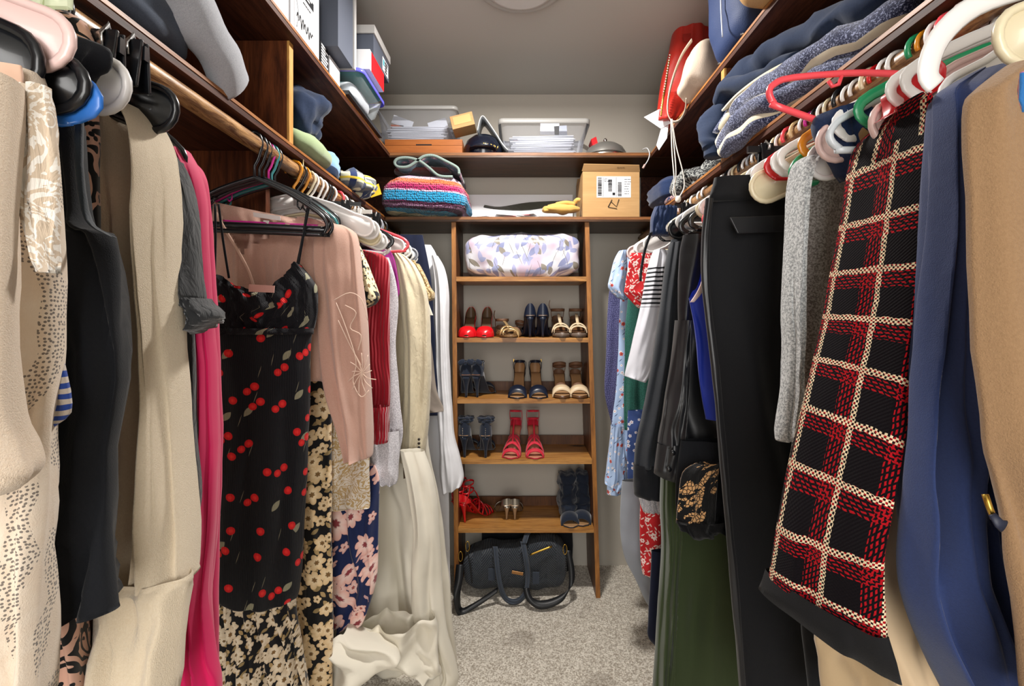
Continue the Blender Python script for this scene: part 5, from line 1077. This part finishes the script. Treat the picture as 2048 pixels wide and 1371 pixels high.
tag(blob((.685,1.93,1.80), (.115,.12,.06), .5, .7, .012, 9, 3, layers=5, lamp=.008).build('folded_jeans', m_denim), 'navy folded jeans stacked in the back right corner of the lower shelf', 'jeans')
tag(blob((.70,1.68,1.785), (.12,.13,.048), .8, .8, .035, 12, 6, nu=60, nv=32).build('patterned_scarf', pmat('grey_black_scribble', f_lace('#16181c', '#8d8f8c', 60), 'weave')), 'black and grey patterned scarf heaped on the right lower shelf behind the cords', 'scarf')
tag(blob((.655,1.84,1.757), (.06,.05,.02), .7, .8, .008, 12, 2).build('folded_print_cloth', pmat('coral_navy_print', f_lace('#2a3152', '#b98d84', 60), 'weave')), 'small navy and coral print cloth at the shelf edge by the patterned scarf', 'cloth')
# ---------------------------------------------------------------- bedding bag
def f_bed(s, uv):
    base = s.mix(s.step(s.noise(uv, 9, 2), .45, .1), '#c9c9cf', '#b8a4b6'); c = base
    for k, (sc, l, w_, rot, col) in enumerate(((15,.46,.2,.9,'#7c82a6'),(17,.42,.2,2.3,'#827b70'),(16,.46,.17,1.6,'#9a9cbe'),(19,.45,.2,.3,'#8f94b4'),(14,.7,.012,1.3,'#4f4a40'),(13,.7,.012,2.0,'#4f4a40'))): c = leaf(s, uv, sc, l, w_, rot, col, c, k*.37, .6)
    return c
tag(blob((.012, 2.20, 1.573), (.268, .115, .108), .28, .55, .022, 9, 7, nu=88, nv=44).build('bedding_bag', pmat('grey_leaf_print', f_bed, 'satin', .45, .1, 1.5, .5)), 'plump comforter bag printed with grey and lilac leaves, top bay of the shoe rack', 'bedding')
# ---------------------------------------------------------------- shoes: local y = toe direction, origin on the sole line under the middle
L0 = .24
def foot(s, hh):
    """s 0 heel .. 1 toe -> y, half width, height of the foot bed"""
    y = -.5+s; t = min(1, max(0, (s-.12)/.55)); e = t*t*(3-2*t)
    return y, None, hh*(1-e)+.0
def hw(s, point=0.):
    w_ = [(0,.021),(.12,.029),(.3,.026),(.5,.029),(.7,.041),(.82,.042),(.92,.034-.008*point),(1.,.010)]
    for (a, p), (b, q) in zip(w_, w_[1:]):
        if s <= b: t = (s-a)/(b-a); return p+(q-p)*t*t*(3-2*t)
    return .01
def footlen(hh): return math.sqrt(max(.02, L0**2-hh**2*.9))
def bed(s, hh, pt=0.): 
    y, _, z = foot(s, hh); return y*footlen(hh), hw(s, pt), z
def sole_mb(hh, th, z0=0., pt=0., n=26, plat=0., grow=1.):
    mb = MB(); v = []; f = []; k = 10
    for i in range(n+1):
        s = i/n; y, w_, z = bed(s, hh, pt); w_ *= grow; tk = th+plat*(1 if s > .6 else 1)
        pr = []
        for j in range(k): a = 2*PI*j/k; pr.append((w_*math.copysign(abs(math.cos(a))**.6, math.cos(a)), y, z0+z+th+plat-(tk/2)+(tk/2)*math.copysign(abs(math.sin(a))**.6, math.sin(a))))
        v += pr
    for i in range(n):
        for j in range(k): f.append((i*k+j, i*k+(j+1)%k, (i+1)*k+(j+1)%k, (i+1)*k+j))
    f += [tuple(range(k-1,-1,-1)), tuple(n*k+j for j in range(k))]
    return mb.add(v, f)
def wall_mb(hh, z0, s_end, hf, inset=0., pt=0., lean=.12):
    mb = MB(); P = []
    def hwc(s): return hw(s, pt)*(math.sqrt(max(0, 1-(1-min(1, s/.07))**2)) if s < .07 else 1)
    ss = [s_end*(1-(i/22))**1.6 for i in range(22)]+[0]
    for s in ss: y, _, z = bed(s, hh); P.append((hwc(s)-inset, y+inset*(1 if s < .05 else 0), z0+z, s))
    Q = [(max(x, 0), y, z, s) for x, y, z, s in P]; Q = Q+[(-x, y, z, s) for x, y, z, s in Q[-2::-1]]
    n = len(Q); K = 5; v = []; f = []
    for k in range(K+1):
        for x, y, z, s in Q: h = hf(s)*k/K; v.append((x*(1-lean*(k/K)**2), y+.004*(k/K)*(s < .1), z-.004+h))
    for k in range(K):
        for i in range(n-1): f.append((k*n+i, k*n+i+1, (k+1)*n+i+1, (k+1)*n+i))
    return mb.add(v, f)
def upper_mb(hh, z0, prof, s0, s1, pt=0., n=30, close=True, arch=1.):
    """shell from sole edge: prof(s) -> (side height, open half-width fraction: 0 closed on top)"""
    mb = MB(); v = []; f = []; k = 14
    for i in range(n+1):
        s = s0+(s1-s0)*i/n; y, w_, z = bed(s, hh, pt); h, op = prof(s)
        for j in range(k+1):
            u = j/k*2-1; a = u*PI/2
            if op > 0:
                # side walls only: map to left wall and right wall, leaving the middle open
                sg_ = -1 if u < 0 else 1; q = abs(u); ang = (1-q)*(1-op)*PI/2
                x = sg_*w_*math.cos(ang)**.7*(1.02); zz = h*math.sin(ang)**.8
            else: x = w_*math.copysign(abs(math.sin(a))**.8, a)*1.02; zz = h*abs(math.cos(a))**.7
            v.append((x, y, z0+z+zz))
    for i in range(n):
        s = s0+(s1-s0)*(i+.5)/n; op = prof(s)[1]
        for j in range(k):
            if op > 0 and j in (k//2-1, k//2) : 
                if abs(j+.5-k/2) < 1: continue
            f.append((i*(k+1)+j, i*(k+1)+j+1, (i+1)*(k+1)+j+1, (i+1)*(k+1)+j))
    return mb.add(v, f)
def heel_mb(hh, z0, top=.019, bot=.005, s=.07, lean=.012, k=12):
    mb = MB(); v = []; f = []; y, _, z = bed(s, hh); n = 8
    for i in range(n+1):
        t = i/n; r = bot+(top-bot)*t**2.2; yy = y+lean*(t)*0+(.012*(1-t)); zz = (z0+hh*.97)*t
        for j in range(k): a = 2*PI*j/k; v.append((r*math.cos(a), yy+r*.9*math.sin(a), zz))
    for i in range(n):
        for j in range(k): f.append((i*k+j, i*k+(j+1)%k, (i+1)*k+(j+1)%k, (i+1)*k+j))
    f += [tuple(range(k-1,-1,-1)), tuple(n*k+j for j in range(k))]
    return mb.add(v, f)
def strap_mb(hh, z0, s, h, wd=.005, th=.0016, s2=None, mb=None, lean=0., x0=-1, x1=1):
    """band over the foot from one side at s to the other at s2, arch height h"""
    s2 = s if s2 is None else s2; P = []
    for i in range(11):
        t = i/10; ss = s+(s2-s)*t; y, w_, z = bed(ss, hh); a = PI*(1-t); xx = (x0+(x1-x0)*t)
        P.append(Vector((-w_*1.03*math.cos(a) if x0 == -1 and x1 == 1 else w_*xx, y-lean*math.sin(a), z0+z+max(0,h*math.sin(a)))))
    return ribbon(P, Vector((0,-wd*.78,wd*.6)), th, mb=mb, smooth=2)
def ankle_mb(hh, z0, za, s=.12, r=.032, ry=.038, wd=.005, mb=None, tilt=0.):
    y, _, z = bed(s, hh); P = [Vector((r*math.cos(a), y+ry*.6+ry*math.sin(a), z0+z+za+tilt*math.sin(a))) for a in [2*PI*i/20 for i in range(21)]]
    return ribbon(P, Vector((0,0,wd)), .002, mb=mb, smooth=0)
def shoe(label, kind, loc, rz, group, m, m2=None, m3=None, hh=.09, pitch=0., plat=0., mirror=False, sc=1.):
    t = thing('shoe', label, 'shoe', loc, math.radians(rz), group); t.scale = ((-1 if mirror else 1)*sc, sc, sc)
    m2 = m2 or plain('tan_insole', '#9c7650', .55); m3 = m3 or m; z0 = .004+plat; B = lambda mb, nm, mm, **k: mb.build(nm, mm, t, rel=True, **k)
    B(sole_mb(hh, .005, 0, plat=plat), 'sole', m3); B(sole_mb(hh, .002, z0+.001, grow=.95), 'insole', m2)
    if kind != 'wedge': B(heel_mb(hh, 0, .021, .0055 if kind != 'block' else .015), 'heel', m3)
    if kind == 'wedge':
        mb = MB(); v = []; f = []; n = 14
        for i in range(n+1):
            s = .02+.68*i/n; y, w_, z = bed(s, hh); w_ *= .98; v += [(-w_, y, 0), (w_, y, 0), (w_, y, z+.003+plat), (-w_, y, z+.003+plat)]
        for i in range(n):
            for j in range(4): f.append((i*4+j, i*4+(j+1)%4, i*4+4+(j+1)%4, i*4+4+j))
        f += [(3,2,1,0), tuple(n*4+j for j in range(4))]; B(mb.add(v, f), 'wedge_heel', m3)
    if kind == 'pump':
        B(upper_mb(hh, z0, lambda s: (.048*min(1, max(0.02, (1-s)/.16))**.45, 0), .73, .998), 'toe_cap', m)
        hf = lambda s: .016+.046*math.exp(-(s/.085)**1.3)+.030*max(0, (s-.45)/.30)**1.5
        B(wall_mb(hh, z0, .75, hf), 'upper', m); B(wall_mb(hh, z0, .75, lambda s: hf(s)-.0015, .0022), 'lining', m2)
    if kind in ('sandal', 'ankle', 'block', 'bow', 'ruffle', 'tall'):
        B(strap_mb(hh, z0, .80, .036, .024, .003), 'toe_strap', m)
        H_ = .066 if kind != 'sandal' else .045
        B(wall_mb(hh, z0, .30, lambda s: H_-(H_-.012)*min(1, s/.30)**.8, 0, 0, .05), 'heel_counter', m); B(wall_mb(hh, z0, .29, lambda s: H_-.002-(H_-.014)*min(1, s/.30)**.8, .002, 0, .05), 'lining', m2)
        
        if kind != 'sandal': B(ankle_mb(hh, z0, .060 if kind != 'tall' else .075, s=.10, r=.027, ry=.034, wd=.004), 'ankle_strap', m)
        if kind == 'block': B(box(.0275,.031,-.09,-.078,z0+hh+.056,z0+hh+.070), 'buckle', m_gold)
    if kind == 'bow':
        y, w_, z = bed(.0, hh)
        for sx in (-1, 1): B(blob((sx*.020, y-.008, z0+z+.062), (.018,.006,.012), .8, .8, .003, 30, 1, nu=18, nv=10, tilt=(0, sx*.5)), 'bow', m)
        B(blob((0, y-.010, z0+z+.062), (.006,.006,.006), .9, .9, 0, nu=12, nv=8), 'bow', m)
    if kind == 'ruffle':
        mb = MB(); y, w_, z = bed(.12, hh)
        for k_ in range(3): blob((0, y+.014, z0+z+.060+.009*k_), (.034+.003*k_,.036,.0055), .9, .8, .010, 60, k_, nu=48, nv=8, mb=mb)
        B(mb, 'ruffle', m); mb = MB()
        for k_ in range(6): lathe([(0,-.002),(.0022,0),(0,.002)], (0, bed(.0,hh)[0]-.014, z0+hh-.002+.008*k_), 6, mb)
        B(mb, 'studs', plain('pale_metal', '#d9c9b0', .3, .8))
    if kind == 'tall':
        y, w_, z = bed(.12, hh); mb = MB()
        for k_ in range(4): blob((.005*math.sin(k_*2), y+.06-.008*k_, z0+hh*.42+.044*k_), (.041,.066-.005*k_,.040), .75, .6, .016, 30, k_, nu=40, nv=18, mb=mb)
        B(mb, 'shaft', m)
        for k_ in range(2): B(box(.034,.040,y,y+.014,z0+z+.05+.06*k_,z0+z+.062+.06*k_), 'buckle', m_steel)
    if kind in ('slide', 'wedge', 'block', 'bow'):
        y, w_, z = bed(.10, hh)
        for sx in (-1, 1): B(ribbon([Vector((sx*.024, y, z0+z)), Vector((sx*.031, y+.004, z0+z+.03)), Vector((sx*.031, y+.01, z0+z+.058))], Vector((0,.005,0)), .0022, smooth=3), 'strap', m if kind in ('block', 'bow') else plain('brown_strap', '#6b4a33', .6))
        if kind in ('slide', 'wedge'): B(wall_mb(hh, z0, .22, lambda s: .030-.022*min(1, s/.22), 0, 0, .05), 'heel_counter', plain('brown_strap', '#6b4a33', .6))
    if kind == 'cage':
        for a, b, h in ((.92,.74,.026),(.74,.92,.026),(.78,.55,.052),(.55,.78,.052),(.68,.44,.068),(.44,.68,.068)): B(strap_mb(hh, z0, a, h, .007, .0028, b), 'strap', m)
        B(strap_mb(hh, z0, .86, .030, .010, .003), 'toe_strap', m)
        for za in (.045, .082): B(ankle_mb(hh, z0, za, r=.028, ry=.034, wd=.0045, tilt=.006), 'ankle_strap', m)
        B(wall_mb(hh, z0, .2, lambda s: .045-.035*min(1, s/.2), 0, 0, .05), 'heel_counter', m)
        for sx in (-1, 1):
            y, w_, z = bed(.06, hh); B(ribbon([Vector((sx*.022, y, z0+z)), Vector((sx*.030, y+.01, z0+z+.04)), Vector((sx*.030, y+.02, z0+z+.085))], Vector((0,.004,0)), .002, smooth=3), 'strap', m)
        y1, w1, z1 = bed(.66, hh); y2, w2, z2 = bed(.30, hh); B(ribbon([Vector((0,y1,z0+z1+.045)), Vector((0,(y1+y2)/2,z0+z2+.045)), Vector((0,y2+.01,z0+z2+.075))], Vector((.004,0,0)), .002, smooth=3), 'strap', m)
    if kind == 'wedge':
        for a, b, h in ((.90,.72,.030),(.72,.90,.030),(.76,.60,.042),(.60,.76,.042)): B(strap_mb(hh, z0, a, h, .005, .0025, b), 'strap', m)
        y1, w1, z1 = bed(.74, hh); y2, w2, z2 = bed(.36, hh); B(ribbon([Vector((0,y1,z0+z1+.036)), Vector((0,(y1+y2)/2,z0+z1+.055)), Vector((0,y2,z0+z2+.055))], Vector((.007,0,0)), .003, smooth=3), 'strap', m)
        B(ankle_mb(hh, z0, .052, r=.033, ry=.036, wd=.007), 'ankle_strap', plain('brown_strap', '#6b4a33', .6))
        B(ribbon([Vector((.034,-.07,z0+hh+.05)), Vector((.044,-.065,z0+hh+.075)), Vector((.040,-.06,z0+hh+.10))], Vector((0,.006,0)), .002, smooth=3), 'strap', plain('brown_strap', '#6b4a33', .6))
    if kind == 'slide':
        B(strap_mb(hh, z0, .80, .034, .018, .004), 'toe_strap', m); B(strap_mb(hh, z0, .62, .045, .006, .003), 'strap', plain('brown_strap', '#6b4a33', .6)); B(ankle_mb(hh, z0, .05, r=.032, ry=.036, wd=.008, tilt=.012), 'ankle_strap', plain('brown_strap', '#6b4a33', .6))
    return t
m_sred = plain('red_patent', '#c8141c', .22, spec=.6, coat=.3); m_snavy = plain('navy_leather', '#121a2c', .35, spec=.5); m_sgold = plain('gold_leather', '#c2a170', .3, .5); m_scork = wood('cork', '#8d6a42', '#6d4c2b', '#4a321b', .6, 'y', knots=False)
m_ssuede = cloth('navy_suede', '#18202f', 'weave', .85, .3); m_ssil = plain('silver_leather', '#b5aea2', .25, .8); m_scream = plain('cream_strap', '#cdb796', .45); m_sred2 = cloth('red_suede', '#c41230', 'weave', .6, .2, .4); m_spink = plain('nude_insole', '#b8795f', .55); m_brn = plain('brown_sole', '#5d3d24', .4)
def sp(x, z, d=None, up=0): # photo column on a rack shelf
    d = d or 2.19; return ((x-CX)*d/FPX, d, z+.0015)
A, Bz, Cz, Dz = RSZ[1], RSZ[2], RSZ[3], RSZ[4]
g = lambda s_: s_
shoe('left shoe of the red patent heels, toes forward, second bay of the rack', 'pump', sp(938,A,2.185), 180, 'red patent heels', m_sred, plain('brown_insole', '#5c4630', .5), hh=.085)
shoe('right shoe of the red patent heels, toes forward, second bay of the rack', 'pump', sp(972,A,2.185), 180, 'red patent heels', m_sred, plain('brown_insole', '#5c4630', .5), hh=.085)
shoe('front shoe of the pale gold strappy flat sandals', 'wedge', sp(1011,A,2.16), 196, 'gold strappy sandals', m_sgold, m_scork, m_scork, hh=.02, plat=.008, sc=.95)
shoe('rear shoe of the pale gold strappy flat sandals', 'slide', sp(1033,A,2.215), 160, 'gold strappy sandals', m_sgold, m_scork, m_scork, hh=.02, plat=.004, sc=.82)
shoe('left shoe of the navy leather pumps, heels forward', 'pump', sp(1058,A,2.20), 2, 'navy leather pumps', m_snavy, hh=.095)
shoe('right shoe of the navy leather pumps, heels forward', 'pump', sp(1085,A,2.20), -2, 'navy leather pumps', m_snavy, hh=.095)
shoe('left shoe of the cream strap platform sandals with brown ankle straps', 'wedge', sp(1119,A,2.185), 182, 'cream platform sandals', m_scream, m_brn, plain('taupe_platform', '#66564a', .5), hh=.055, plat=.018)
shoe('right shoe of the cream strap platform sandals with brown ankle straps', 'wedge', sp(1154,A,2.185), 178, 'cream platform sandals', m_scream, m_brn, plain('taupe_platform', '#66564a', .5), hh=.055, plat=.018, mirror=True)
shoe('left shoe of the navy suede heels with ribbon bows, heels forward', 'bow', sp(934,Bz,2.20), 4, 'navy bow heels', m_ssuede, plain('tan_arch', '#8f5a2c', .5), hh=.10)
shoe('right shoe of the navy suede heels with ribbon bows, heels forward', 'bow', sp(966,Bz,2.20), -14, 'navy bow heels', m_ssuede, plain('tan_arch', '#8f5a2c', .5), hh=.10)
shoe('left shoe of the navy sandals with tan insoles, toes forward', 'block', sp(1037,Bz,2.185), 176, 'navy block heel sandals', m_snavy, plain('tan_insole', '#9c7650', .55), hh=.09)
shoe('right shoe of the navy sandals with tan insoles, toes forward', 'block', sp(1074,Bz,2.185), 184, 'navy block heel sandals', m_snavy, plain('tan_insole', '#9c7650', .55), hh=.09, mirror=True)
shoe('left shoe of the brown slides with a broad cream toe band', 'slide', sp(1121,Bz,2.185), 180, 'brown cream-band slides', m_scream, plain('tan_insole', '#9c7650', .55), m_brn, hh=.075, plat=.008)
shoe('right shoe of the brown slides with a broad cream toe band', 'slide', sp(1155,Bz,2.185), 180, 'brown cream-band slides', m_scream, plain('tan_insole', '#9c7650', .55), m_brn, hh=.075, plat=.008, mirror=True)
shoe('left shoe of the navy heels with ruffled ankle straps and studs', 'ruffle', sp(937,Cz,2.19), -6, 'navy ruffle heels', m_ssuede, hh=.10)
shoe('right shoe of the navy heels with ruffled ankle straps and studs', 'ruffle', sp(972,Cz,2.185), 3, 'navy ruffle heels', m_ssuede, hh=.10)
shoe('left shoe of the red caged stiletto sandals, toes forward', 'cage', sp(1027,Cz,2.185), 172, 'red caged sandals', m_sred2, m_spink, m_sred2, hh=.10)
shoe('right shoe of the red caged stiletto sandals, toes forward', 'cage', sp(1068,Cz,2.185), 182, 'red caged sandals', m_sred2, m_spink, m_sred2, hh=.10, mirror=True)
shoe('left shoe of the bright red heels on the bottom rack shelf, heels forward', 'cage', sp(934,Dz,2.215), -24, 'bright red heels', m_sred, m_brn, m_sred, hh=.10)
shoe('right shoe of the bright red heels on the bottom rack shelf, heels forward', 'cage', sp(953,Dz,2.20), -38, 'bright red heels', m_sred, m_brn, m_sred, hh=.10, sc=.95)
shoe('left shoe of the silver stilettos, heels forward', 'sandal', sp(1007,Dz,2.235), 14, 'silver stilettos', m_ssil, hh=.085, sc=.82)
shoe('right shoe of the silver stilettos with a pale gold heel cup', 'sandal', sp(1031,Dz,2.235), -2, 'silver stilettos', m_ssil, hh=.085, sc=.82)
shoe('left shoe of the tall navy strapped boot sandals, toes forward', 'tall', sp(1136,Dz,2.185), 182, 'navy boot sandals', m_ssuede, hh=.08, sc=.98)
shoe('right shoe of the tall navy strapped boot sandals, toes forward', 'tall', sp(1166,Dz,2.20), 168, 'navy boot sandals', m_ssuede, hh=.08, mirror=True, sc=.98)
# ---------------------------------------------------------------- floor bags
tag(blob((.04, 2.305, .145), (.23, .045, .145), .25, .35, .008, 7, 3, nu=56, nv=30).build('black_tote', m_black), 'large black soft bag standing behind the quilted duffel under the rack', 'bag')
s = NT('quilted_nylon'); p_ = s.sep(s.ob()); zg = s.M('ABSOLUTE', s.M('SUBTRACT', s.M('FRACT', s.M('DIVIDE', s.M('ADD', p_[0], .5), .085)), .5)); w_ = s.M('SINE', s.M('MULTIPLY', s.M('ADD', p_[2], s.M('MULTIPLY', zg, .10)), 560))
s.bump(w_, .9, .006); s.bump(s.noise(s.ob(), 14, 3), .4, .01); m_quilt = s.fin(s.mix(s.step(w_, -.45, .25), '#39414c', '#171b21'), .6, sheen=.1, spec=.4)
m_strap = cloth('slate_webbing', '#323a46', 'rib', .7, .1, .4); m_bstrap = plain('black_webbing', '#0e1014', .45)
du = thing('duffel_bag', 'slate quilted duffel bag slumped on the carpet under the shoe rack', 'bag', (-.01, 2.14, 0))
blob((-.010, 2.155, .128), (.240, .088, .108), .42, .55, .016, 8, 4, nu=88, nv=44, tilt=(0, -.07), taper=lambda q: Vector((q.x, q.y, q.z*(1+.16*(q.x/.24)-.10*math.exp(-(q.x/.08)**2)))) ).build('body', m_quilt, du)
hz = lambda *pts: [W(*p) for p in pts]
ribbon(hz((990,1092,2.05),(993,1125,2.03),(998,1160,2.02),(1006,1188,2.02),(1020,1202,2.02),(1038,1200,2.02),(1052,1182,2.02),(1056,1150,2.03),(1052,1115,2.03),(1046,1082,2.06)), [Vector((.012,0,0))]*3+[Vector((.010,.0,.006)), Vector((0,.006,.011)), Vector((-.006,.0,.011)), Vector((-.010,0,.004))]+[Vector((-.012,0,0))]*3, .005).build('handle', m_strap, du)
ribbon(hz((1048,1086,2.05),(1054,1068,2.09),(1058,1062,2.13)), Vector((.012,0,0)), .005).build('handle', m_strap, du)
for x, y in ((983,1148),(1072,1155)): obox(W(x,y,2.048), (.016,0,0), (0,.003,0), (0,0,.028)).build('handle_patch', m_strap, du, smooth=False, bevel=.003)
ribbon(hz((920,1128,2.03),(917,1160,2.0),(914,1195,1.97),(920,1222,1.97),(940,1215,1.985),(968,1198,2.01),(996,1178,2.03)), [Vector((.017,0,0)), Vector((.017,0,0)), Vector((.012,.012,0)), Vector((.006,.014,.008)), Vector((.006,.012,.010)), Vector((.006,.010,.012)), Vector((.004,.008,.010))], .003).build('shoulder_strap', m_bstrap, du)
ribbon(hz((1136,1100,2.08),(1143,1140,2.06),(1142,1170,2.04),(1128,1192,2.01),(1100,1206,1.995),(1075,1208,1.99),(1058,1195,2.0),(1052,1175,2.02)), [Vector((.014,0,0)), Vector((.014,0,0)), Vector((.012,.004,.008)), Vector((.004,.010,.012)), Vector((0,.012,.012)), Vector((0,.010,.013)), Vector((.010,.004,.008)), Vector((.014,0,0))], .003).build('shoulder_strap', m_bstrap, du)
sweep(hz((1060,1109,2.045),(1080,1101,2.045),(1104,1092,2.05)), .0045, .002, n=8, smooth=3).build('zipper', m_gold, du)
sweep(hz((934,1082,2.05),(936,1105,2.04),(941,1135,2.04),(944,1165,2.04)), .003, .002, n=8, smooth=4).build('piping', m_bstrap, du)
for x0, y0 in ((921,1112),(935,1092),(1130,1098)):
    P = [W(x0+(4*math.cos(a)), y0+10*math.sin(a), 2.03) for a in [2*PI*i/14 for i in range(14)]]; sweep(P, .0018, n=6, closed=True).build('ring_clip', m_gold, du)
obox(W(1035,1145,2.052), (.026,0,-.005), (0,.002,0), (.001,0,.007)).build('name_plate', plain('rose_gold', '#b98a5c', .3, 1), du, smooth=False, bevel=.001)
